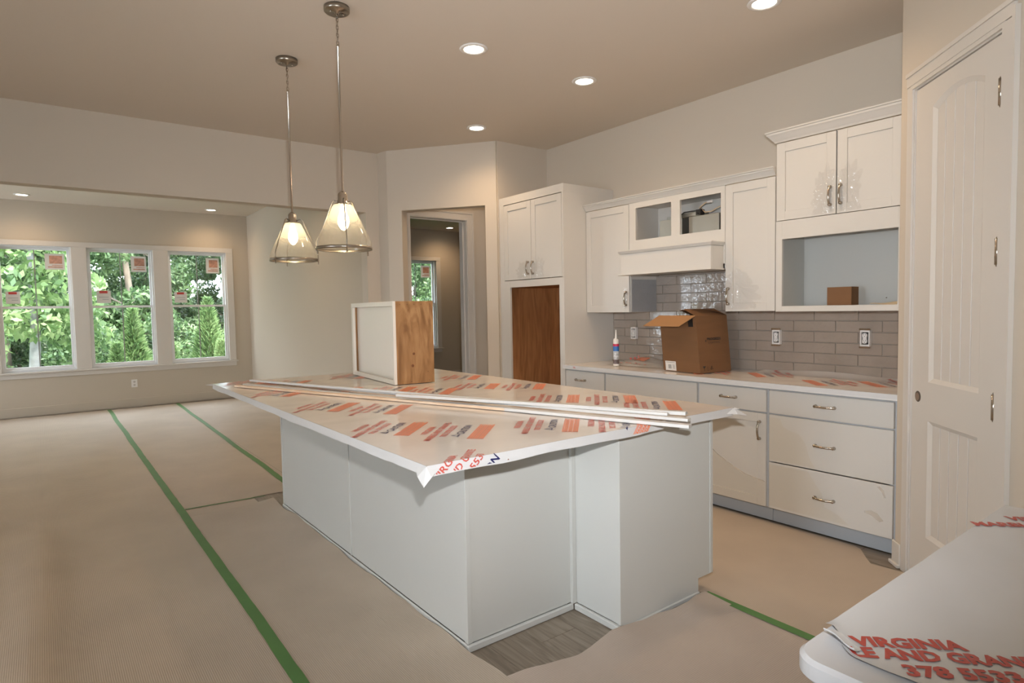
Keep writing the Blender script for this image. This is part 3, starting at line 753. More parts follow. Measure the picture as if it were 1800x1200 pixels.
# ================================================================== ISLAND
IX0, IX1, IY0, IY1 = 1.787, 4.497, -2.585, -1.331
isl = thing('kitchen_island', 'large white panelled kitchen island base', 'kitchen island', (3.1, -1.95, 0))
b = MB(); b.box(2.101, 3.270, IY1 - .018, IY1 - .002, .03, .874); part('back_panel', b, ISL, isl, .001)
b = MB(); b.box(3.280, 4.478, IY1 - .018, IY1 - .002, .03, .874); part('back_panel', b, ISL, isl, .001)
b = MB(); b.box(4.48, 4.497, -1.90, IY1, .0, .874); part('end_panel', b, ISL, isl, .001)
b = MB(); b.box(2.079, 2.095, -1.941, IY1 - .014, .03, .874); part('end_panel', b, ISL, isl, .001)
b = MB(); b.box(1.803, 2.079, -1.941, -1.925, .03, .874); part('return_panel', b, ISL, isl, .001)
# right hand end panel with its toe notch
b = MB(); b.prism([(1.787, -1.940, .0), (1.787, -2.472, .0), (1.787, -2.472, .082), (1.787, -2.583, .082), (1.787, -2.583, .874), (1.787, -1.940, .874)], (.016, 0, 0)); part('end_panel', b, ISL, isl, .001)
b = MB(); b.box(2.10, 4.478, -1.90, -1.365, .0, .87); part('inner_frame', b, CABIN, isl)
b = MB(); b.box(1.804, 4.478, -2.560, -1.945, .09, .87).box(1.804, 4.478, -2.470, -1.945, 0, .09); part('carcass', b, CAB, isl)
# corner battens and seams
for (a, c, d_, e_) in ((2.076, 2.100, IY1 - .020, IY1 + .002), (3.271, 3.281, IY1 - .014, IY1 + .003), (1.784, 1.806, -1.944, -1.921), (2.060, 2.079, -1.924, -1.90), (4.476, 4.499, IY1 - .020, IY1 + .003), (1.783, 1.787, -2.584, -2.562)):
    part('corner_batten', MB().box(a, c, d_, e_, .03 if e_ > -2.5 else .085, .8735), ISL, isl, .001)
b = MB()
b.box(2.075, 4.499, IY1 - .002, IY1 + .009, 0, .03).box(2.062, 2.079, -1.908, IY1 + .009, 0, .03).box(1.787, 2.062, -1.925, -1.908, 0, .03).box(1.776, 1.787, -2.472, -1.910, 0, .022)
part('shoe_moulding', b, ISL, isl, .004)
for i, (a, c) in enumerate(((1.81, 2.33), (2.334, 2.94), (2.944, 3.55), (3.554, 4.476))):
    b = MB().box(a, c, -2.583, -2.562, .11, .868); part('door', b, CAB, isl, .0015)
ctop = solid('island_countertop', MB().box(1.700, 4.742, -2.615, -.950, .8745, .9065), QUARTZ, 'white stone island countertop beneath the printed film', 'countertop', (3.2, -1.8, .89), bevel=.002)

# film over the island top
film = thing('protective_film', 'printed plastic film wrapped over the island countertop', 'plastic film', (3.2, -1.8, .907))
def fz(x, y):
    return .9096 + .0014 * noise.noise(Vector((x * 1.6, y * 4.5, 1.3))) + .0009 * noise.noise(Vector((x * 9, y * 4, 7.7)))
FX0, FX1, FY0, FY1 = 1.696, 4.746, -2.619, -.946
b = MB().grid(lambda u, v: (FX0 + (FX1 - FX0) * u, FY0 + (FY1 - FY0) * v, fz(FX0 + (FX1 - FX0) * u, FY0 + (FY1 - FY0) * v)), 120, 64)
part('top_sheet', b, FILM, film)
def skirt(p0, p1, outn, depth, seed, n=60):
    b = MB(); p0 = Vector(p0); p1 = Vector(p1); o = Vector(outn)
    def fn(u, v):
        q = p0 + (p1 - p0) * u; dd = depth * (.95 + .16 * noise.noise(Vector((u * 8, seed, 0))))
        z = fz(q.x, q.y) - v * dd
        off = .0012 + .0035 * v * abs(noise.noise(Vector((u * 26, v * 2, seed)))) + .002 * v
        return (q.x + o.x * off, q.y + o.y * off, z)
    b.grid(fn, n, 4); return part('edge_skirt', b, FILME, film)
skirt((FX0, FY1, 0), (FX0, FY0, 0), (-1, 0, 0), .038, 2.0, 90)
skirt((FX1, FY1, 0), (FX0, FY1, 0), (0, 1, 0), .036, 5.0, 120)
skirt((FX0, FY0, 0), (FX1, FY0, 0), (0, -1, 0), .036, 8.0, 60)
skirt((FX1, FY0, 0), (FX1, FY1, 0), (1, 0, 0), .036, 9.0, 40)
def flap(c, tip, w0, w1):
    b = MB(); c = Vector(c); tip = Vector(tip); a = Vector(w0); d_ = Vector(w1)
    n1 = (a + tip) / 2 + Vector((-.006, .004, .004)); n2 = (d_ + tip) / 2 + Vector((.004, .006, .002))
    vs = [b.bm.verts.new(p) for p in (a, c, d_, n2, tip, n1)]
    b.face([vs[0], vs[1], vs[5]]); b.face([vs[1], vs[4], vs[5]]); b.face([vs[1], vs[3], vs[4]]); b.face([vs[1], vs[2], vs[3]])
    return part('corner_flap', b, FILME, film)
flap((1.692, -.941, .909), (1.668, -.918, .852), (1.692, -.99, .895), (1.76, -.941, .895))
flap((1.692, -2.624, .910), (1.655, -2.680, .868), (1.692, -2.56, .885), (1.76, -2.66, .900))
flap((1.690, -2.624, .910), (1.668, -2.70, .892), (1.692, -2.60, .905), (1.73, -2.64, .900))
flap((4.748, -.942, .909), (4.80, -.905, .900), (4.748, -1.02, .900), (4.70, -.941, .896))
# printed stamps
def cut_fold(me, edge_x, zlow):
    bm = bmesh.new(); bm.from_mesh(me)
    bmesh.ops.bisect_plane(bm, geom=bm.verts[:] + bm.edges[:] + bm.faces[:], plane_co=(edge_x, 0, 0), plane_no=(1, 0, 0))
    bmesh.ops.bisect_plane(bm, geom=bm.verts[:] + bm.edges[:] + bm.faces[:], plane_co=(edge_x - (.912 - zlow), 0, 0), plane_no=(-1, 0, 0), clear_outer=True)
    for v in bm.verts:
        if v.co.x < edge_x: v.co.z -= (edge_x - v.co.x); v.co.x = edge_x - .006
    bm.to_mesh(me); bm.free()
_sc = {}
def stamp(parent, x, y, ex, ey, z=.9118, fold=False, scale=1.0, zf=None, ymax=None, strip=None):
    """box corner at x, y; text runs along ex, lines stack along -ey"""
    lines = [('printed_lettering', 'VIRGINIA', .028, .164, .065, .176, PRINT_R), ('printed_lettering', 'MARBLE AND GRANITE', .028, .365, -.045, .132, PRINT_R),
             ('printed_lettering', '703 378 5533', .026, .225, .03, .090, PRINT_R), ('printed_word', 'CAUTION', .032, .185, .085, .030, PRINT_B)]
    O = Vector((x, y, z)); X = Vector(ex); Y = Vector(ey)
    def fin(o):
        me = o.data
        if fold: cut_fold(me, 1.694, .880)
        if zf:
            for v in me.vertices: v.co.z = zf(v.co.x, v.co.y)
    out = []
    for nm, tx, hh, ln, tx0, ty0, mt in lines:
        me = text_mesh(tx, hh * scale / .73, .018); a, c = width(me)
        me.transform(Matrix.Diagonal((ln * scale / (c - a), 1, 1, 1)) @ Matrix.Translation((-a, 0, 0)))
        me.transform(frame(O + X * tx0 * scale + Y * ty0 * scale, X, Y)); out.append((nm, me, mt))
    b = MB(); tri = [(.035, .040), (.075, .040), (.055, .076)]; tin = [(.045, .046), (.065, .046), (.055, .066)]
    A = [b.bm.verts.new(O + X * p * scale + Y * q * scale) for p, q in tri]; B = [b.bm.verts.new(O + X * p * scale + Y * q * scale) for p, q in tin]
    for i in range(3): b.face([A[i], A[(i+1) % 3], B[(i+1) % 3], B[i]])
    out.append(('printed_triangle', b.mesh('printed_triangle'), PRINT_B))
    # orange notice box: frame and rows of small blocks
    b = MB()
    def rect(p0, p1, q0, q1):
        v = [b.bm.verts.new(O + X * p * scale + Y * q * scale) for p, q in ((p0, q0), (p1, q0), (p1, q1), (p0, q1))]; b.face(v)
    L_, H_ = .29, .064
    for (p0, p1, q0, q1) in ((0, L_, -.004, 0), (0, L_, -H_, -H_ + .004), (0, .004, -H_, 0), (L_ - .004, L_, -H_, 0)): rect(p0, p1, q0, q1)
    rnd = random.Random(11)
    for r in range(3):
        q0 = -.006 - r * .0185; rect(.008, L_ - .008, q0 - .0035, q0); rect(.008, L_ - .008, q0 - .0160, q0 - .0130)
        p = .008
        while p < L_ - .02:
            wd = rnd.uniform(.006, .012); rect(p, p + wd, q0 - .0131, q0 - .0034); p += wd + .0035
    out.append(('printed_notice', b.mesh('printed_notice'), PRINT_O))
    for nm, me, mt in out:
        if fold: cut_fold(me, 1.694, .880)
        if zf:
            for v in me.vertices: v.co.z = zf(v.co.x, v.co.y)
        if not me.polygons: bpy.data.meshes.remove(me); continue
        link(nm, me, parent, [mt])
TD = (S2, -S2, 0); TU = (S2, S2, 0)
for (x, y) in ((2.20, -1.08), (1.955, -1.265), (2.97, -1.10), (2.70, -1.275), (3.36, -1.665), (3.11, -1.82), (2.36, -2.145), (2.13, -2.345), (3.12, -2.15), (2.89, -2.35), (3.63, -2.355), (4.45, -1.10), (4.25, -1.30), (3.70, -1.09), (3.60, -1.40), (3.98, -2.10), (4.30, -1.80)):
    if y < -2.36: y = -2.33
    z = .9118
    stamp(film, x, y, TD, TU, z)
stamp(film, 1.81, -1.62, TD, TU, .9118, fold=True)
stamp(film, 1.63, -1.87, TD, TU, .9118, fold=True)
stamp(film, 1.461, -1.057, TD, TU, .9118, fold=True)
stamp(film, 1.85, -2.335, TD, TU, .9118, fold=True)

# trim strips on the island
def strip(name, p0, p1, wd, th, z, material, label, prof=False):
    wd *= 1.15; th *= 1.25; z = .9125 + (z - .9125) * 1.25
    p0 = Vector(p0); p1 = Vector(p1); d_ = (p1 - p0); L_ = d_.length; a = math.atan2(d_.y, d_.x)
    b = MB()
    if prof: b.prism([(0, -wd/2, 0), (0, wd/2, 0), (0, wd/2, th * .45), (0, wd * .2, th * .7), (0, wd * .1, th), (0, -wd/2, th)], (L_, 0, 0))
    else: b.box(0, L_, -wd/2, wd/2, 0, th)
    o = link(name, b.mesh(name), None, [material], .0008); o.location = (p0.x, p0.y, z); o.rotation_euler = (0, 0, a)
    ORG[o.name] = Vector(o.location)
    return tag(o, label, 'trim strip', 'loose trim strips on the island')
strip('trim_strip', (4.44, -1.085, 0), (1.515, -2.045, 0), .030, .011, .9125, PRIMED, 'long white trim strip, lowest and nearest the right end of the island')
strip('trim_strip', (4.40, -1.020, 0), (2.17, -1.835, 0), .026, .010, .9125, WARMTRIM, 'trim strip toned for warm lamplight, ending short of the others at mid island')
strip('trim_strip', (4.55, -1.160, 0), (1.56, -2.100, 0), .034, .010, .9240, PRIMED, 'long white trim strip lying on the lowest one')
strip('trim_strip', (4.30, -1.160, 0), (1.66, -2.090, 0), .024, .010, .9345, PRIMED, 'white trim strip stacked second from the top of the pile', True)
strip('trim_strip', (3.02, -1.520, 0), (1.615, -2.155, 0), .040, .012, .9345, PRIMED, 'short broad white trim strip on top of the pile', True)
strip('trim_strip', (4.62, -1.230, 0), (2.60, -1.74, 0), .030, .009, .9125, WARMTRIM, 'trim strip toned for warm lamplight, farthest from the slab edge, beside the wooden box')

# wooden box on the island
BOXW = mat('white_box_face', (.82, .77, .69), .35)
N0 = (3.687, -1.833); aw = -.10
wb = thing('wooden_box', 'open fronted plywood box with white face on the island', 'box', (N0[0], N0[1], .9135), aw)
LW, WP, HB = .90, .287, .552   # length along local x, depth along -y
b = MB(); b.box(0, .018, -WP, -.019, 0, HB); part('plywood_end', b, PLY, wb, .001, local=True, label='knotty bare plywood end')
b = MB(); b.box(LW - .018, LW, -WP, -.019, 0, HB); part('far_end', b, PLY, wb, .001, local=True)
b = MB(); b.box(.018, LW - .018, -WP, -.019, HB - .018, HB); part('top_board', b, PRIMED, wb, .001, local=True)
b = MB(); b.box(.018, LW - .018, -WP, -.019, 0, .018); part('bottom_board', b, PRIMED, wb, .001, local=True)
b = MB(); b.box(.018, LW - .018, -.050, -.040, .018, HB - .018); part('recessed_panel', b, BOXW, wb, 0, local=True)
b = MB(); b.box(0, .028, -.019, 0, 0, HB).box(LW - .040, LW, -.019, 0, 0, HB).box(.028, LW - .040, -.019, 0, HB - .032, HB).box(.028, LW - .040, -.019, 0, 0, .03)
part('face_frame', b, BOXW, wb, .001, local=True)
for (yy, zz) in ((-.24, .075), (-.10, .53), (-.15, .53), (-.20, .53), (-.05, .53), (-.25, .015), (-.12, .015)):
    b = MB(); b.lathe([(.0022, 0), (.0022, .0006)], 8, (-.0008, yy, zz), axis='x'); part('nail', b, BLACK, wb, local=True)
b = MB(); b.lathe([(.010, 0), (.008, .0004)], 12, (-.0008, -.13, .12), axis='x'); b.lathe([(.009, 0), (.006, .0004)], 12, (-.0008, -.14, .20), axis='x', m=0)
part('knot', b, mat('dark_knot', (.16, .06, .02), .6), wb, local=True)

# ================================================================== BACK WORKTOP FILM AND OBJECTS
bf = thing('protective_film', 'printed plastic film on the worktop along the kitchen wall', 'plastic film', (2.3, -3.85, .908))
def bz(x, y):
    z = .9090 + .0008 * noise.noise(Vector((x * 6, y * 10, 3)))
    t = max(0, min(1, (-4.10 - y) / .14))
    if x < 2.5: z += .020 * t * t * (1 + .4 * math.sin(x * 7))
    return z
b = MB().grid(lambda u, v: (1.350 + (3.99 - 1.350) * u, -4.243 + (.643) * v, bz(1.350 + 2.64 * u, -4.243 + .643 * v)), 90, 16)
part('top_sheet', b, FILM, bf)
b = MB().grid(lambda u, v: (1.350 + 2.64 * u, -3.5965 + .0015 + .0025 * abs(noise.noise(Vector((u * 40, v, 1)))) * v, .909 - .026 * v), 90, 2)
part('edge_skirt', b, FILME, bf)
TD2 = (-S2, S2, 0); TU2 = (-S2, -S2, 0)
zb = lambda x, y: bz(x, y) + .0022
for (x, y) in ((2.46, -4.09), (1.97, -3.92), (1.70, -4.08), (2.86, -3.95)):
    stamp(bf, x, y, TD2, TU2, .914, zf=zb)
# rumpled sheet at the left end
rs = thing('plastic_sheet', 'rumpled printed plastic sheet lying behind the caulk tube', 'plastic film', (3.36, -3.95, .912))
def rz_(u, v):
    x = 3.70 - .56 * u; y = -4.17 + .34 * v - .02 * u
    hgt = .055 * math.exp(-((u - .35) ** 2) / .09) * (1 - v) ** .8 + .012 * abs(noise.noise(Vector((u * 6, v * 5, 2)))) 
    return (x, y, .914 + hgt * (1 if 0 < v < 1 else .6))
part('sheet', MB().grid(rz_, 26, 14), clearfilm('rumpled_translucent_film', tint=(.96, .93, .9), diff=.6, gloss=.10, rough=.25), rs)
bb = MB().grid(lambda a, c: (lambda p: (p[0], p[1] + .002, p[2] + .004))(rz_(.22 + .22 * a + .05 * c, .18 + .34 * c)), 8, 8); part('printed_notice', bb, PRINT_O, rs)
bb = MB()
for i in range(5):
    p = rz_(.02 + i * .04, .12 + .05 * (i % 2)); bb.box(p[0] - .008, p[0] + .008, p[1] + .001, p[1] + .004, p[2] + .004, p[2] + .018)
for i in range(7):
    p = rz_(.12 + i * .085, .78 + .04 * (i % 2)); bb.box(p[0] - .010, p[0] + .007, p[1] - .006, p[1] + .006, p[2] + .003, p[2] + .005)
part('printed_lettering', bb, PRINT_R, rs)
put_text('printed_lettering', 'VA', .016, (3.86, -3.5925, .886), (-1, 0, 0), (0, 0, 1), PRINT_R, bf)

# caulk tube
cx, cy = 3.545, -3.79
ct = thing('caulk_tube', 'upright caulk tube with red and blue bands on the worktop', 'caulk tube', (cx, cy, .912))
part('barrel', MB().lathe([(.0225, 0), (.0245, .004), (.0245, .215), (.0235, .218)], 24), WHITEP, ct, local=True)
part('label_band', MB().lathe([(.0248, .055), (.0248, .125)], 24, caps=False), mat('grey_label', (.50, .53, .56), .5, var=.5, vscale=40), ct, local=True)
part('label_band', MB().lathe([(.0249, .125), (.0249, .165)], 24, caps=False), mat('blue_label', (.03, .16, .50), .4), ct, local=True)
part('label_band', MB().lathe([(.0249, .165), (.0249, .185)], 24, caps=False), mat('red_label', (.55, .02, .08), .4), ct, local=True)
part('label_band', MB().lathe([(.0248, .018), (.0248, .055)], 24, caps=False), mat('dark_label', (.13, .10, .10), .5, var=.6, vscale=60), ct, local=True)
part('nozzle', MB().lathe([(.0225, .218), (.020, .226), (.010, .228), (.0085, .235), (.0035, .300), (.003, .302)], 18), WHITEP, ct, local=True)

# carton
CN = Vector((2.689, -3.748)); ang = math.radians(-5)
cb = thing('carton', 'large open brown cardboard carton with flaps on the worktop', 'carton', (CN.x, CN.y, .9125), ang)
CL, CW, CHt, tt = .352, .340, .415, .005
FL = .14
b = MB(); b.box(0, CL, -tt, 0, 0, CHt); part('side', b, CARD, cb, local=True)
b = MB(); b.box(0, tt, -CW, -tt, 0, CHt); part('side', b, CARD, cb, local=True)
b = MB(); b.box(CL - tt, CL, -CW, -tt, 0, CHt); part('side', b, CARD, cb, local=True)
b = MB(); b.box(tt, CL - tt, -CW, -CW + tt, 0, CHt); part('side', b, CARD, cb, local=True)
b = MB(); b.box(tt, CL - tt, -CW + tt, -tt, 0, tt); part('bottom', b, CARD, cb, local=True)
def cflap(h0, h1, vec, m=CARDL, mid=None, bend=0):
    b = MB(); h0 = Vector(h0); h1 = Vector(h1); v = Vector(vec); nrm = (h1 - h0).cross(v).normalized() * .004
    b.prism([h0, h1, h1 + v, h0 + v], nrm); return part('flap', b, m, cb, local=True)
cflap((.0, 0, CHt), (CL, 0, CHt), (.035, .145, -.075))
cflap((CL, -.01, CHt - .004), (CL, -CW, CHt - .004), (.12, 0, -.075), CARD)
cflap((0, -CW, CHt), (0, -.01, CHt), (.115, -.005, .050), CARD)
cflap((tt, -CW, CHt), (CL - tt, -CW, CHt), (0, .12, .04), CARD)
# writing on the side facing the camera (local x = 0 plane, faces -x)
def ct_text(t_, hh, y, z, fit, mt=PRINT_K, bold=.03, nm='printed_lettering'):
    return put_text(nm, t_, hh, (-.0008, y, z), (0, -1, 0), (0, 0, 1), mt, cb, fit, bold, local=True)
ct_text('PROGRESS', .018, -.100, .236, .150, bold=.04); ct_text('LIGHTING', .015, -.114, .211, .125, bold=-.01)
b = MB(); v = .0008
def crect(mb, y0, y1, z0, z1, x=-.0008):
    vs = [mb.bm.verts.new(p) for p in ((x, y0, z0), (x, y1, z0), (x, y1, z1), (x, y0, z1))]; mb.face(vs)
b = MB(); crect(b, -.078, -.094, .229, .233); crect(b, -.084, -.088, .222, .240); part('printed_mark', b, PRINT_K, cb, local=True)
b = MB(); b.prism([(-.0008, -.045, .030), (-.0008, -.065, .050), (-.0008, -.03, .050)], (-.0002, 0, 0)); crect(b, -.045, -.049, .014, .030); crect(b, -.078, -.080, .016, .048); crect(b, -.092, -.094, .016, .048); crect(b, -.080, -.092, .016, .018)
part('printed_mark', b, PRINT_K, cb, local=True)
b = MB(); b.tube([(-.001, -.126 + .013 * math.cos(a), .032 + .014 * math.sin(a)) for a in [2*math.pi*i/3 + math.pi/2 for i in range(3)]], .0022, 4, closed=True); part('printed_mark', b, PRINT_K, cb, local=True)
b = MB(); b.box(.225, .330, .0003, .0009, .004, .074); st = part('shipping_label', b, WHITEP, cb, local=True)
b = MB()
for i in range(6): b.box(.300 - i * .005, .298 - i * .005, .0010, .0014, .018, .048)
for i in range(4): b.box(.237, .255 + .004 * (i % 2), .0010, .0014, .020 + i * .008, .022 + i * .008)
b.box(.235, .320, .0010, .0014, .064, .066)
part('printed_lettering', b, PRINT_K, st, local=True)
b = MB(); b.box(.03, .075, .0002, .0012, .400, .335); part('handle_hole', b, BLACK, cb, local=True)
for o in [c for c in cb.children_recursive if c.type == 'MESH']:      # the carton leans a little
    for v_ in o.data.vertices: v_.co.x += .105 * v_.co.z

# outlets on the backsplash
def outlet(x, z, label):
    o = thing('power_outlet', label, 'power outlet', (x, YK + .0112, z), 0, 'uncovered outlets in the tiled backsplash')
    b = MB(); b.box(-.029, .029, 0, .030, -.052, -.040).box(-.029, .029, 0, .030, .040, .052).box(-.029, -.022, 0, .030, -.040, .040).box(.022, .029, 0, .030, -.040, .040)
    part('mounting_box', b, WHITEP, o, .001, local=True)
    part('cavity', MB().box(-.0219, .0219, 0, .012, -.0399, .0399), BLACK, o, local=True)
    b = MB()
    for s_ in (-1, 1): b.lathe([(.0155, .0125), (.0155, .032), (.014, .033)], 16, (.001, 0, s_ * .019), axis='y')
    b.box(-.010, .012, .0125, .030, -.012, .012); part('receptacle', b, WHITEP, o, local=True)
    b = MB()
    for s_ in (-1, 1):
        for dx in (-.006, .006): b.box(dx - .001, dx + .001, .0331, .0336, s_ * .019 + .001, s_ * .019 + .009)
        b.lathe([(.0025, .0331), (.0025, .0336)], 8, (0, 0, s_ * .019 - .006), axis='y')
    part('slot', b, BLACK, o, local=True)
    b = MB().box(-.034, .034, .030, .032, .053, .064).box(-.034, .034, .030, .032, -.064, -.053); part('mounting_ear', b, NICKEL, o, local=True)
    return o
outlet(3.735, 1.166, 'uncovered white outlet on the tiles beside the caulk tube')
outlet(2.383, 1.164, 'uncovered white outlet on the tiles right of the large carton')
outlet(1.777, 1.171, 'uncovered white outlet on the tiles nearest the pantry wall')
o = thing('power_outlet', 'small white outlet low on the wall beneath the windows', 'power outlet', (XF, -1.10, .36))
part('cover_plate', MB().box(-.008, 0, -.04, .04, -.06, .06), WHITEP, o, .002, local=True)
b = MB()
for s_ in (-1, 1): b.lathe([(.016, -.011), (.016, -.008)], 14, (0, 0, s_ * .024), axis='x')
part('receptacle', b, mat('grey_socket_face', (.55, .52, .47), .4), o, local=True)  # receptacle greyer than its cover plate

# ================================================================== NEAR COUNTER, lower right
NX, NY0, NY1 = .445, -1.825, -.822
nc = thing('near_cabinet', 'white cabinet under the near counter in the lower right corner', 'cabinet', (-.4, -1.3, 0))
part('carcass', MB().box(-1.3, .395, -1.79, -.862, .09, .874), CAB, nc, .001)
part('toe_kick', MB().box(-1.3, .33, -1.72, -.93, 0, .0895), TOEK, nc)
part('side_panel', MB().box(.396, .407, -1.795, -.857, .0, .874), CAB, nc, .001)
part('door', MB().box(-.06, .385, -.861, -.842, .11, .868), CAB, nc, .001)
part('door', MB().box(-.52, -.064, -.861, -.842, .11, .868), CAB, nc, .001)
def rrect(x0, x1, y0, y1, r, z, n=6):
    pts = []
    for cx_, cy_, a0 in ((x1 - r, y1 - r, 0), (x0 + r, y1 - r, 90), (x0 + r, y0 + r, 180), (x1 - r, y0 + r, 270)):
        for i in range(n + 1):
            a = math.radians(a0 + 90 * i / n); pts.append((cx_ + r * math.cos(a), cy_ + r * math.sin(a), z))
    return pts
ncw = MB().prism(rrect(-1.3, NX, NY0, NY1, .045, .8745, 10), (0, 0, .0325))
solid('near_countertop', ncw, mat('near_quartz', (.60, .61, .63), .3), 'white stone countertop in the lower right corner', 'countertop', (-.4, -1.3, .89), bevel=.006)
nf = thing('protective_film', 'plastic film with large red lettering on the near countertop', 'plastic film', (-.4, -1.3, .907))
def nz(x, y):
    return .9094 + .0014 * noise.noise(Vector((x * 5, y * 4, 4.2))) + .0012 * noise.noise(Vector((x * 14 + y * 9, y * 3, 9)))
EDGEP = [(.462, -.925), (.434, -.935), (.414, -.915), (.400, -.889), (.381, -.872), (.352, -.870), (.331, -.870), (.312, -.872), (.285, -.874), (.20, -.872), (-1.3, -.86)]
def ynear(x):
    for (xa, a), (xb, c) in zip(EDGEP, EDGEP[1:]):
        if xb <= x <= xa: return a + (c - a) * (xa - x) / (xa - xb)
    return -.93
def nfn(u, v):
    x = NX - .001 - (NX + 1.3) * (u ** 1.6); y1 = ynear(x); y = NY0 + .006 + (y1 - NY0 - .006) * v
    return (x, y, nz(x, y) + .003 * max(0, v - .98) / .02)
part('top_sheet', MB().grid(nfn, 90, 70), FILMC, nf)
def curlf(u, v):
    a = v * 2.4; x = .4315 - .055 * u; y = -.925 + .022 * u
    return (x - .002 * math.sin(u * 5), y + .012 * math.sin(a) + .018 * v, .911 + .006 * (1 - math.cos(a)) + .002 * math.sin(u * 6))
part('curled_edge', MB().grid(curlf, 14, 8), FILME, nf, label='curled white corner of the film')
def near_text(tx, hh, fit, at, end):
    e1 = (Vector((*end, 0)) - Vector((*at, 0))); fit = fit or e1.length; e1.normalize(); e2 = Vector((-e1.y, e1.x, 0))
    me = text_mesh(tx, hh / .73, .045); a, c = width(me)
    me.transform(Matrix.Diagonal((fit / (c - a), 1, 1, 1)) @ Matrix.Translation((-a, 0, 0)))
    me.transform(frame((at[0], at[1], 0), e1, e2))
    for v in me.vertices: v.co.z = nz(v.co.x, v.co.y) + .0016
    link('printed_lettering', me, nf, [PRINT_N])
near_text('VIRGINIA', .026, None, (.390, -.905), (.283, -1.013))
near_text('LE AND GRANITE', .026, .262, (.378, -.876), (.225, -1.021))
near_text('378 5533', .026, .142, (.313, -.884), (.275, -.920))
near_text('MARBLE AND GRANITE', .026, .37, (.441, -1.602), (.37, -1.670)); near_text('VIRGINIA', .026, .153, (.405, -1.695), (.34, -1.757)); near_text('703 378 5533', .026, .22, (.340, -1.640), (.27, -1.707))

# ================================================================== FLOOR PAPER AND TAPE
def sheet(name, label, x0, x1, nx, ylo, yhi, ny, material, zf, seed=0.0):
    b = MB()
    def fn(u, v):
        x = x0 + (x1 - x0) * u; a = ylo(x); c = yhi(x); y = a + (c - a) * v; return (x, y, zf(x, y, u, v))
    b.grid(fn, nx, ny); 
    return solid(name, b, material, label, 'floor paper', ((x0 + x1) / 2, (ylo(x0) + yhi(x0)) / 2, 0), 'protective floor paper sheets')
K_ = lambda c: (lambda x: c)
def zA(x, y, u, v):
    ridge = .042 * math.exp(-((y - .085 - .01 * math.sin(x)) / .060) ** 2) * max(0, min(1, (5.4 - x) / .8))
    return .0025 + ridge + .0025 * abs(noise.noise(Vector((x * 1.2, y * .9, 2)))) 
sheet('floor_paper', 'wide beige floor paper left of the long green tape', -1.5, 10.95, 120, K_(-.730), K_(4.6), 70, PAPX, zA)
def wav(x): return -1.318 + .016 * noise.noise(Vector((x * 2.6, 0, 0))) - .012 * max(0, 1 - abs(x - 1.84) / .2)
def zB(x, y, u, v):
    e = max(0, 1 - v / .30); return .0025 + e * (.012 + .034 * max(0, noise.noise(Vector((x * 3.0, 1, 0))) + .2)) + .0025 * abs(noise.noise(Vector((x * 2, y * 3, 5))))
sheet('floor_paper', 'beige floor paper with wavy edge along the island base', -1.5, 4.72, 130, wav, K_(-.732), 14, PAPX, zB)
sheet('floor_paper', 'beige floor paper strip between the two green tapes beyond the island', 4.90, 10.92, 60, K_(-1.62), K_(-.732), 8, PAPX, lambda x, y, u, v: .0025 + .002 * abs(noise.noise(Vector((x * 2, y * 2, 8)))))
sheet('floor_paper', 'small beige floor paper piece at the far corner of the island', 4.722, 4.898, 4, K_(-1.22), K_(-.732), 6, PAPX, lambda x, y, u, v: .0025)
sheet('floor_paper', 'beige floor paper beside the dining room side wall', 4.95, 10.90, 60, K_(-2.80), K_(-1.622), 8, PAPX, lambda x, y, u, v: .0025 + .002 * abs(noise.noise(Vector((x * 2, y * 2, 18)))))
# front sheet, its far edge curving round the bare floor
def fxe(y):
    pts = [(-1.33, 1.815), (-1.40, 1.80), (-1.48, 1.775), (-1.56, 1.768), (-1.65, 1.755), (-1.75, 1.77), (-1.86, 1.785), (-1.95, 1.782), (-2.15, 1.778), (-2.24, 1.745), (-2.33, 1.74), (-2.42, 1.765), (-2.495, 1.77)]
    for (a, xa), (c, xc) in zip(pts, pts[1:]):
        if c <= y <= a: return xa + (xc - xa) * (a - y) / (a - c)
    return 1.79
b = MB()
def fF(u, v):
    y = -1.332 - 1.163 * v; xe = fxe(y); x = -1.5 + (xe + 1.5) * (u ** .7)
    e = max(0, (u ** .7 - .90) / .10)
    lift = e * e * (.012 + .018 * max(0, noise.noise(Vector((0, y * 4.5, 2))) + .3)) + (.0035 * math.sin(x * 120) * e if -2.15 < y < -1.85 else 0)
    return (x, y, .0045 + lift + .002 * abs(noise.noise(Vector((x * 2, y * 2, 12)))))
b.grid(fF, 90, 60)
solid('floor_paper', b, PAPY, 'beige ribbed floor paper in front of the island end, curling at its edge', 'floor paper', (.2, -1.9, 0), 'protective floor paper sheets')
def yk(x): return -3.668 if x > 1.56 else -3.668 + .20 * min(1, (1.56 - x) / .14)
sheet('floor_paper', 'beige floor paper in the aisle before the base cabinets', -.2, 4.90, 120, yk, K_(-2.500), 16, PAPLIT, lambda x, y, u, v: .0025 + .002 * abs(noise.noise(Vector((x * 2, y * 2, 30)))) + (.012 * max(0, (1.5 - x) / .3) * max(0, 1 - v / .1) if x > 1.0 else 0))
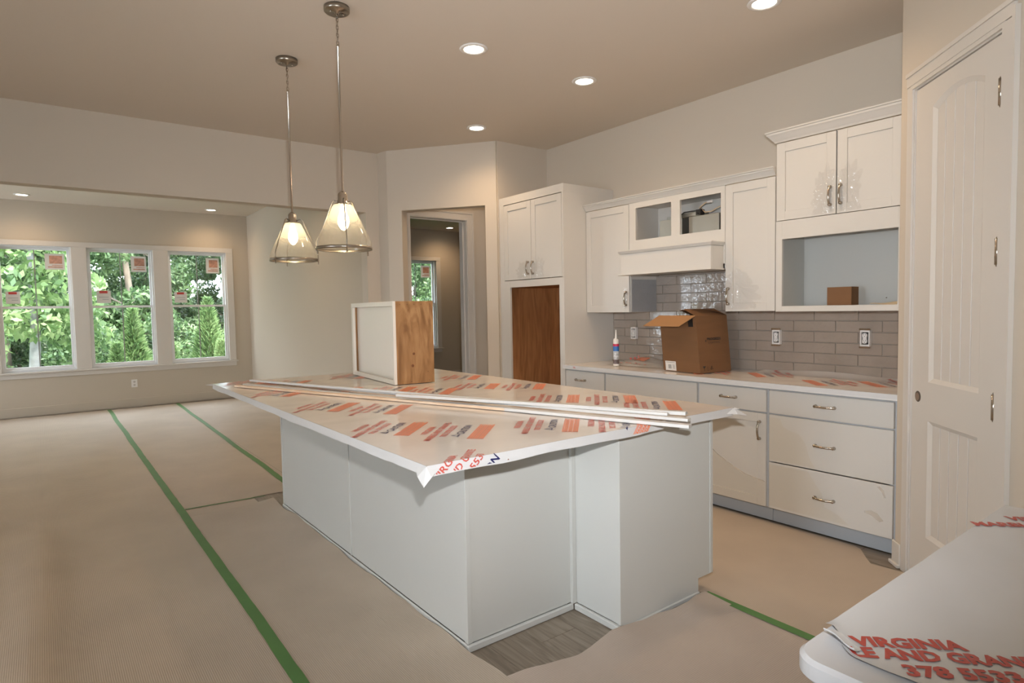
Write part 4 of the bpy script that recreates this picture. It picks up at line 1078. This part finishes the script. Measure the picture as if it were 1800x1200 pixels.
def tape(x0, y0, x1, y1, wd, label, n=80, seed=0, z=.0062, zf=None):
    p0 = Vector((x0, y0, 0)); p1 = Vector((x1, y1, 0)); d_ = (p1 - p0); L_ = d_.length; d_.normalize(); nn = Vector((-d_.y, d_.x, 0)); b = MB()
    def fn(u, v):
        q = p0 + d_ * (L_ * u) + nn * ((v - .5) * wd + .010 * noise.noise(Vector((L_ * u * 1.1, seed, 0))) + .003 * noise.noise(Vector((L_ * u * 9, seed + v * 3, 0))))
        return (q.x, q.y, (zf(q.x, q.y) if zf else z) + .0004 * noise.noise(Vector((L_ * u * 8, v, seed))))
    b.grid(fn, n, 2)
    return solid('floor_tape', b, TAPE, label, 'tape', ((x0 + x1) / 2, (y0 + y1) / 2, 0))
tape(10.96, -.746, -.9, -.715, .050, 'long green tape running the length of the floor paper', 240, 1)
tape(10.96, -1.655, 4.62, -1.535, .050, 'green tape from the far wall to behind the island', 120, 4, zf=lambda x, y: .0062)
tape(4.905, -.76, 4.865, -1.30, .018, 'short thin green tape crossing between long tape and island', 20, 7)
tape(1.77, -2.502, -.2, -2.47, .048, 'green tape from the island end towards the near counter', 50, 9, z=.0095)

# ================================================================== LIGHTS
def recessed(x, y, label, watts=LAMP_W):
    o = thing('recessed_light', label, 'ceiling light', (x, y, ZC))
    part('trim_ring', MB().lathe([(.062, -.0005), (.088, -.0005), (.090, -.004), (.085, -.009), (.066, -.010), (.062, -.006)], 32, caps=False), WHITEP, o, local=True)
    part('diffuser', MB().lathe([(.0635, -.004), (.0635, -.0055)], 28), LAMP, o, local=True)
    l = light('lamp', 'SPOT', (x, y, ZC - .03), watts, LAMP_COL, shadow_soft_size=.06, spot_size=math.radians(150), spot_blend=1.0)
    l.rotation_euler = (0, 0, 0)
    return o
recessed(3.29, -2.246, 'recessed ceiling light right of the pendants, nearest the island')
recessed(3.29, -3.21, 'middle recessed ceiling light of the row over the kitchen aisle')
recessed(4.682, -3.21, 'farthest recessed ceiling light, above the hall opening')
recessed(1.889, -3.21, 'recessed ceiling light cut by the top edge of the photo')
recessed(10.565, .13, 'small recessed light over the leftmost window', LAMP_W * .7)
recessed(10.638, -2.204, 'small recessed light over the rightmost window', LAMP_W * .7)
recessed(10.593, -6.564, 'small recessed light seen through the hall doorway', LAMP_W * .9)
for x, y, lb in ((.4, 1.2, 'added unseen ceiling light left of the camera'), (3.3, 1.9, 'added unseen ceiling light over the living room, front'), (5.0, 3.3, 'added unseen ceiling light over the living room, far'),  # ceiling lights out of view, added for more ambient light
    (7.6, .13, 'added sunroom light hidden behind the header, left'), (7.6, -2.0, 'added sunroom light hidden behind the header, right'), (8.2, -5.2, 'added bedroom light hidden by the hall wall'), (5.5, -3.85, 'unseen light inside the hall recess')):
    recessed(x, y, lb, LAMP_W * (.45 if 'hall recess' in lb else 1))
SHADE = bpy.data.materials.new('seeded_glass'); SHADE.use_nodes = True; nt = SHADE.node_tree; nt.nodes.clear(); N = nt.nodes.new; L = nt.links.new
out = N('ShaderNodeOutputMaterial'); t_ = N('ShaderNodeBsdfTransparent'); t_.inputs[0].default_value = (.97, .95, .92, 1)
tl = N('ShaderNodeBsdfTranslucent'); tl.inputs[0].default_value = (.85, .82, .76, 1); df = N('ShaderNodeBsdfDiffuse'); df.inputs[0].default_value = (.8, .78, .72, 1)
gl = N('ShaderNodeBsdfGlossy'); gl.inputs['Roughness'].default_value = .06
a1 = N('ShaderNodeMixShader'); a1.inputs[0].default_value = .35; L(tl.outputs[0], a1.inputs[1]); L(df.outputs[0], a1.inputs[2])
tc = N('ShaderNodeTexCoord'); gr = N('ShaderNodeSeparateXYZ'); L(tc.outputs['Object'], gr.inputs[0])
mr = N('ShaderNodeMapRange'); mr.inputs['From Min'].default_value = -1.30; mr.inputs['From Max'].default_value = -1.05; mr.inputs['To Min'].default_value = .12; mr.inputs['To Max'].default_value = .46; L(gr.outputs['Z'], mr.inputs['Value'])
a2 = N('ShaderNodeMixShader'); L(mr.outputs[0], a2.inputs[0]); L(t_.outputs[0], a2.inputs[1]); L(a1.outputs[0], a2.inputs[2])
lw = N('ShaderNodeLayerWeight'); lw.inputs[0].default_value = .25; a3 = N('ShaderNodeMixShader'); mu = N('ShaderNodeMath'); mu.operation = 'MULTIPLY'; mu.inputs[1].default_value = .5; L(lw.outputs['Facing'], mu.inputs[0]); L(mu.outputs[0], a3.inputs[0]); L(a2.outputs[0], a3.inputs[1]); L(gl.outputs[0], a3.inputs[2]); L(a3.outputs[0], out.inputs[0])
def pendant(x, y, arm0, label):
    o = thing('pendant_light', label, 'pendant light', (x, y, ZC), 0, 'glass pendants over the island')
    part('canopy', MB().lathe([(.068, 0), (.068, -.022), (.064, -.026), (.012, -.027), (.010, -.034), (.004, -.036)], 32), NICKELD, o, local=True)
    b = MB()
    for dx in (-.035, .035): b.lathe([(.005, -.034), (.006, -.027)], 10, (0, dx, 0))
    part('canopy_screw', b, NICKEL, o, local=True)
    ch = MB(); zt = -.034
    nl = 8
    for i in range(nl):
        zc = zt - .0115 - i * .0205; pts = []
        for k_ in range(12):
            a = 2 * math.pi * k_ / 12; u_ = .0065 * math.cos(a); v_ = .0145 * math.sin(a)
            pts.append((u_, 0, zc + v_) if i % 2 == 0 else (0, u_, zc + v_))
        ch.tube(pts, .0018, 5, closed=True)
    ch.tube([(.003, .003, -.03), (-.004, .004, -.08), (.004, -.003, -.13), (.002, .002, -.20)], .0015, 5)
    part('chain', ch, NICKEL, o, local=True)
    part('rod', MB().lathe([(.004, -.196), (.008, -.200), (.008, -.210), (.0063, -.212), (.0063, -.98), (.010, -.984), (.010, -1.0)], 14), NICKEL, o, local=True)
    part('socket_cap', MB().lathe([(.012, -.985), (.020, -.992), (.026, -1.000), (.026, -1.030), (.030, -1.034), (.030, -1.045), (.046, -1.052), (.046, -1.060), (.020, -1.062)], 24), NICKEL, o, local=True)
    part('glass_shade', MB().lathe([(.050, -1.058), (.056, -1.066), (.143, -1.248), (.1475, -1.262), (.1475, -1.292)], 40, caps=False), SHADE, o, local=True, label='seeded clear glass cone')
    part('shade_ring', MB().lathe([(.1475, -1.288), (.1515, -1.288), (.1515, -1.304), (.1440, -1.304), (.1440, -1.300), (.1475, -1.298), (.1475, -1.288)], 40, caps=False), NICKELD, o, local=True)
    for k_ in range(3):
        a = arm0 + k_ * 2 * math.pi / 3; c, s_ = math.cos(a), math.sin(a)
        pr = [(.028, -1.038), (.052, -1.030), (.064, -1.040), (.072, -1.060), (.152, -1.240), (.158, -1.258), (.158, -1.318)]
        b = MB().tube([(r * c, r * s_, z) for r, z in pr], .0038, 6); b.sphere((.158 * c, .158 * s_, -1.322), .0055, u=8, v=6)
        b.tube([(.150 * c, .150 * s_, -1.296), (.160 * c, .160 * s_, -1.296)], .004, 6)
        part('arm', b, NICKELD, o, local=True)
    part('bulb', MB().lathe([(.012, -1.062), (.013, -1.085), (.021, -1.105), (.030, -1.130), (.031, -1.150), (.026, -1.172), (.014, -1.190), (.002, -1.196)], 20), BULB, o, local=True)
    light('lamp', 'POINT', (x, y, ZC - 1.14), PENDANT_W, (1, .74, .42), shadow_soft_size=.032)
    return o
va = YAW                                   # bearing from camera: used only to turn the arms the way the photo shows
def armrot(deg): return YAW + math.pi - math.radians(deg) * -1
pendant(4.122, -1.344, YAW + math.pi + math.radians(-25), 'clear glass cone pendant, the farther and lower looking of the two')
pendant(3.277, -1.347, YAW + math.pi + math.radians(20), 'clear glass cone pendant, nearer to the camera and the kitchen')

# ================================================================== STICKERS ON THE PANES
def sticker(y0, y1, z0, z1, label, kindn):
    o = thing('window_sticker', label, 'sticker', (XF + (.0952 if True else 0), (y0 + y1) / 2, (z0 + z1) / 2))
    w2, h2 = abs(y1 - y0) / 2, abs(z1 - z0) / 2
    part('label_sheet', MB().box(-.0006, 0, -w2, w2, -h2, h2), STICK, o, local=True)
    if kindn == 0:
        part('printed_picture', MB().box(-.0012, -.0008, -w2 * .78, w2 * .55, -h2 * .25, h2 * .75), STICKR, o, local=True)
        part('printed_lettering', MB().box(-.0012, -.0008, -w2 * .8, w2 * .7, -h2 * .75, -h2 * .6).box(-.0012, -.0008, -w2 * .8, w2 * .3, -h2 * .5, -h2 * .4), STICKR, o, local=True)
    else:
        part('printed_heading', MB().box(-.0012, -.0008, -w2 * .55, w2 * .6, h2 * .55, h2 * .95), STICKR2, o, local=True)
        part('printed_lettering', MB().box(-.0012, -.0008, -w2 * .7, w2 * .7, -h2 * .1, 0).box(-.0012, -.0008, -w2 * .7, w2 * .2, -h2 * .45, -h2 * .35), mat('grey_print', (.4, .4, .4), .6) if 'grey_print' not in bpy.data.materials else bpy.data.materials['grey_print'], o, local=True)
sticker(-.08, -.31, 2.09, 2.32, 'large printed sticker in the top corner of the leftmost window', 0)
sticker(.38, .22, 1.60, 1.77, 'small red headed sticker above the rail of the leftmost window', 1)
sticker(-1.14, -1.345, 2.08, 2.32, 'large printed sticker in the top corner of the middle window', 0)
sticker(-.68, -.86, 1.60, 1.79, 'small red headed sticker above the rail of the middle window', 1)
sticker(-2.20, -2.40, 2.08, 2.33, 'large printed sticker in the top corner of the rightmost window', 0)
sticker(-1.72, -1.90, 1.60, 1.77, 'small red headed sticker above the rail of the rightmost window', 1)
sticker(-6.21, -6.42, 2.08, 2.32, 'printed sticker on the window seen through the hall doorway', 0)

# ================================================================== OUTSIDE
struct('ground', MB().box(XF + .5, 90, -60, 50, -.9, -.55), mat('grass_ground', (.05, .09, .03), .95, var=.4, vscale=2))
bpy.data.objects['ground']['kind'] = 'structure'
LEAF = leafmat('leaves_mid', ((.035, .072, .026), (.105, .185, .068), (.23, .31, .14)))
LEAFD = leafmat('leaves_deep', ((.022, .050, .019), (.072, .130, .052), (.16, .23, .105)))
LEAFY = leafmat('leaves_light', ((.08, .15, .055), (.19, .30, .11), (.33, .42, .19)))
BARK = mat('bark', (.20, .16, .12), .9, var=.3, vscale=12, stretch=(1, 1, .3), bump=.4, bscale=20)
BIRCH = mat('pale_bark', (.30, .30, .30), .8, var=.2, vscale=9, bump=.2, bscale=15)
rng = np.random.default_rng(5)
def leaves(blobs, n, size, droop=.0, aspect=1.7):
    """n leaf rhombs scattered in blobs [(x,y,z,rx,ry,rz)]"""
    k_ = len(blobs); B = np.array(blobs); vol = (B[:, 3] * B[:, 4] * B[:, 5]) ** .67; idx = rng.choice(k_, n, p=vol / vol.sum())
    d_ = rng.normal(size=(n, 3)); d_ /= np.linalg.norm(d_, axis=1)[:, None]; r = rng.uniform(.55, 1.0, n)[:, None] ** .6
    P = B[idx, :3] + d_ * r * B[idx, 3:]
    a = rng.normal(size=(n, 3)); a[:, 2] -= droop; a /= np.linalg.norm(a, axis=1)[:, None]
    nr = d_ + rng.normal(size=(n, 3)) * .6; c = np.cross(a, nr); c /= np.linalg.norm(c, axis=1)[:, None] + 1e-9
    s_ = (size * rng.uniform(.6, 1.3, n))[:, None]
    V = np.stack([P - a * s_ * .5, P + c * s_ / aspect * .5, P + a * s_ * .5, P - c * s_ / aspect * .5], 1).reshape(-1, 3)
    me = bpy.data.meshes.new('foliage'); Fc = np.arange(n * 4).reshape(n, 4)
    me.vertices.add(n * 4); me.vertices.foreach_set('co', V.ravel()); me.loops.add(n * 4); me.loops.foreach_set('vertex_index', Fc.ravel())
    me.polygons.add(n); me.polygons.foreach_set('loop_start', np.arange(n) * 4); me.polygons.foreach_set('loop_total', np.full(n, 4)); me.update(); me.validate()
    return me
def broad_blobs(seed, h=8.5, r=2.1):
    q = random.Random(seed); L_ = []
    for i in range(44):
        z = .2 + (h - .2) * (i + q.uniform(0, 1)) / 44; a = q.uniform(0, 6.28); d_ = q.uniform(.35, 1) * (r - .55)
        L_.append((d_ * math.cos(a), d_ * math.sin(a), z, q.uniform(.45, .7), q.uniform(.45, .7), q.uniform(.25, .5)))
    return L_
def trunk_mesh(h, r, seed, br=6):
    q = random.Random(seed); b = MB(); pts = [(.06 * math.sin(i), .05 * math.cos(i * 1.3), h * i / 8) for i in range(9)]
    b.tube(pts, [r * (1 - .75 * i / 8) for i in range(9)], 10)
    for i in range(br):
        z = h * q.uniform(.15, .8); a = q.uniform(0, 6.28); l = q.uniform(.5, 1.3)
        b.tube([(0, 0, z), (l * .5 * math.cos(a), l * .5 * math.sin(a), z + l * .25), (l * math.cos(a), l * math.sin(a), z + l * .6)], [r * .35, r * .22, r * .08], 6)
    return b.mesh('trunk')
FOL = [leaves(broad_blobs(s_), 22000, .15, .4, 2.0) for s_ in (1, 2, 3)]
TRK = [trunk_mesh(7, .13, s_) for s_ in (1, 2, 3)]
for m_ in TRK: m_.materials.append(BARK)
FOLM = {}
def tree(x, y, v, lm, label, group=None, s_=1.0, rz=0.0, trunk=None, zb=-.55):
    o = thing('tree', label, 'tree', (x, y, zb), rz, group); o.scale = (s_, s_, s_)
    me = trunk or TRK[v]; t1 = bpy.data.objects.new('trunk', me); COL.objects.link(t1); t1.parent = o
    key = (v, lm.name)
    if key not in FOLM:
        c = FOL[v].copy() if FOL[v].materials else FOL[v]
        c.materials.clear(); c.materials.append(lm); FOLM[key] = c
    t2 = bpy.data.objects.new('foliage', FOLM[key]); COL.objects.link(t2); t2.parent = o; t2['kind'] = 'stuff'
    return o
FOLB = [f_ for f_ in FOL]
bt = thing('birch_tree', 'pale barked tree close outside the leftmost window', 'tree', (14.6, .13, -.55))
bm2 = trunk_mesh(7, .10, 8, 5); bm2.materials.append(BIRCH); t1 = bpy.data.objects.new('trunk', bm2); COL.objects.link(t1); t1.parent = bt
bl = [(a, b_, c, .55, .6, .38) for a, b_, c in ((-.2, .7, 3.4), (-.4, -.2, 3.1), (-.3, .2, 4.0), (.3, 1.0, 2.6), (-.3, -.6, 2.5), (-.5, .3, 2.5), (-.2, .9, 2.0), (.3, -.7, 1.6), (0, 0, 5), (0, 1.2, 4), (0, -.8, 4.3), (-.4, -.3, 3.7), (-.3, .9, 1.4), (-.4, .0, 1.9), (0, -.6, 2.0), (.2, .4, 5.6))]
me = leaves(bl, 5200, .17, .9, 2.0); me.materials.append(LEAFY); t2 = bpy.data.objects.new('foliage', me); COL.objects.link(t2); t2.parent = bt; t2['kind'] = 'stuff'
# young pines in front of the wood
def pine_mesh(seed, h, n):
    q = np.random.default_rng(seed); P = []; A = []
    z = q.uniform(.05, 1, n) ** 1.1; rr = (1 - z * .95) * .27 * h * q.uniform(.25, 1, n) ** .5; th = q.uniform(0, 6.28, n)
    P = np.stack([rr * np.cos(th), rr * np.sin(th), z * h], 1); a = np.stack([np.cos(th), np.sin(th), np.full(n, .9)], 1) + q.normal(size=(n, 3)) * .35; a /= np.linalg.norm(a, axis=1)[:, None]
    c = np.cross(a, q.normal(size=(n, 3))); c /= np.linalg.norm(c, axis=1)[:, None]; s_ = q.uniform(.12, .26, n)[:, None]
    V = np.stack([P - a * s_ * .5, P + c * .018, P + a * s_ * .5, P - c * .018], 1).reshape(-1, 3)
    me = bpy.data.meshes.new('foliage'); Fc = np.arange(n * 4)
    me.vertices.add(n * 4); me.vertices.foreach_set('co', V.ravel()); me.loops.add(n * 4); me.loops.foreach_set('vertex_index', Fc)
    me.polygons.add(n); me.polygons.foreach_set('loop_start', np.arange(n) * 4); me.polygons.foreach_set('loop_total', np.full(n, 4)); me.update(); me.validate(); return me
for i, (x, y, h, lb) in enumerate(((15.9, -1.60, 2.15, 'young light green pine outside the middle window'), (15.0, -2.95, 2.35, 'tallest young pine outside the rightmost window, left half'), (16.4, -3.75, 2.0, 'young light green pine at the right of the rightmost window'), (14.2, -1.15, 1.45, 'low yellow green bush outside the middle window'), (14.0, -2.05, 1.40, 'low light green bush between middle and rightmost windows'), (13.6, -2.92, 1.45, 'low light green bush at the right of the rightmost window'))):
    o = thing('young_pine' if h > 1.5 else 'bush', lb, 'tree' if h > 1.5 else 'bush', (x, y, -.6))
    me = pine_mesh(i + 1, h, 5200); me.materials.append(LEAFY); t2 = bpy.data.objects.new('foliage', me); COL.objects.link(t2); t2.parent = o; t2['kind'] = 'stuff'
    tm = MB().tube([(0, 0, 0), (.01, 0, h * .5), (0, 0, h * .95)], [.03, .02, .005], 6).mesh('stem'); tm.materials.append(BARK); t3 = bpy.data.objects.new('stem', tm); COL.objects.link(t3); t3.parent = o
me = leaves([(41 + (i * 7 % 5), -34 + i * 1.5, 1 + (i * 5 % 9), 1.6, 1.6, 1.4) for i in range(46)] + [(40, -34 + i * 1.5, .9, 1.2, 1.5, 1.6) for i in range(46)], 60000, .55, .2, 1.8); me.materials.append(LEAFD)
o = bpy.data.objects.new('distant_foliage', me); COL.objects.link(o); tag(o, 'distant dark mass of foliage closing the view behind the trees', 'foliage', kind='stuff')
WG = 'leafy trees of the wood behind the house'
for i in range(10):
    o = thing('bush', 'low green undergrowth shrub at the foot of the wood', 'bush', (17.7 + .2 * (i % 2), 5.4 - i * 2.05, -.58), i * 1.1, 'low undergrowth shrubs before the wood')
    if i == 0: BU = leaves([(.45 * math.cos(k_ * 1.3), .45 * math.sin(k_ * 1.3), .25 + .20 * k_, .42, .42, .35) for k_ in range(9)], 2800, .12, .3, 1.9); BU.materials.append(LEAF)
    t2 = bpy.data.objects.new('foliage', BU); COL.objects.link(t2); t2.parent = o; t2['kind'] = 'stuff'
n_ = 0
for row, x in enumerate((21.4, 25.9, 30.4, 34.9)):
    y = 9.6 - (row % 2) * 2.1 + row * 2 + (1.2 if row == 0 else 0)
    while y > -14 - row * 5:
        v = n_ % 3; dk = row > 0 or n_ % 3 == 1
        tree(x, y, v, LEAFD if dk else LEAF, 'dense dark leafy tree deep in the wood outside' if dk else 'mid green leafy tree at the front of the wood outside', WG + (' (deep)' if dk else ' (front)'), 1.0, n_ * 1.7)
        y -= 4.3; n_ += 1
# walls stand on the sub-floor, a little below the finished floor level
for o in bpy.data.objects:
    if o.name.startswith('wall_') and o.type == 'MESH':
        for v in o.data.vertices:
            if abs(v.co.z) < 1e-6: v.co.z = -.0135
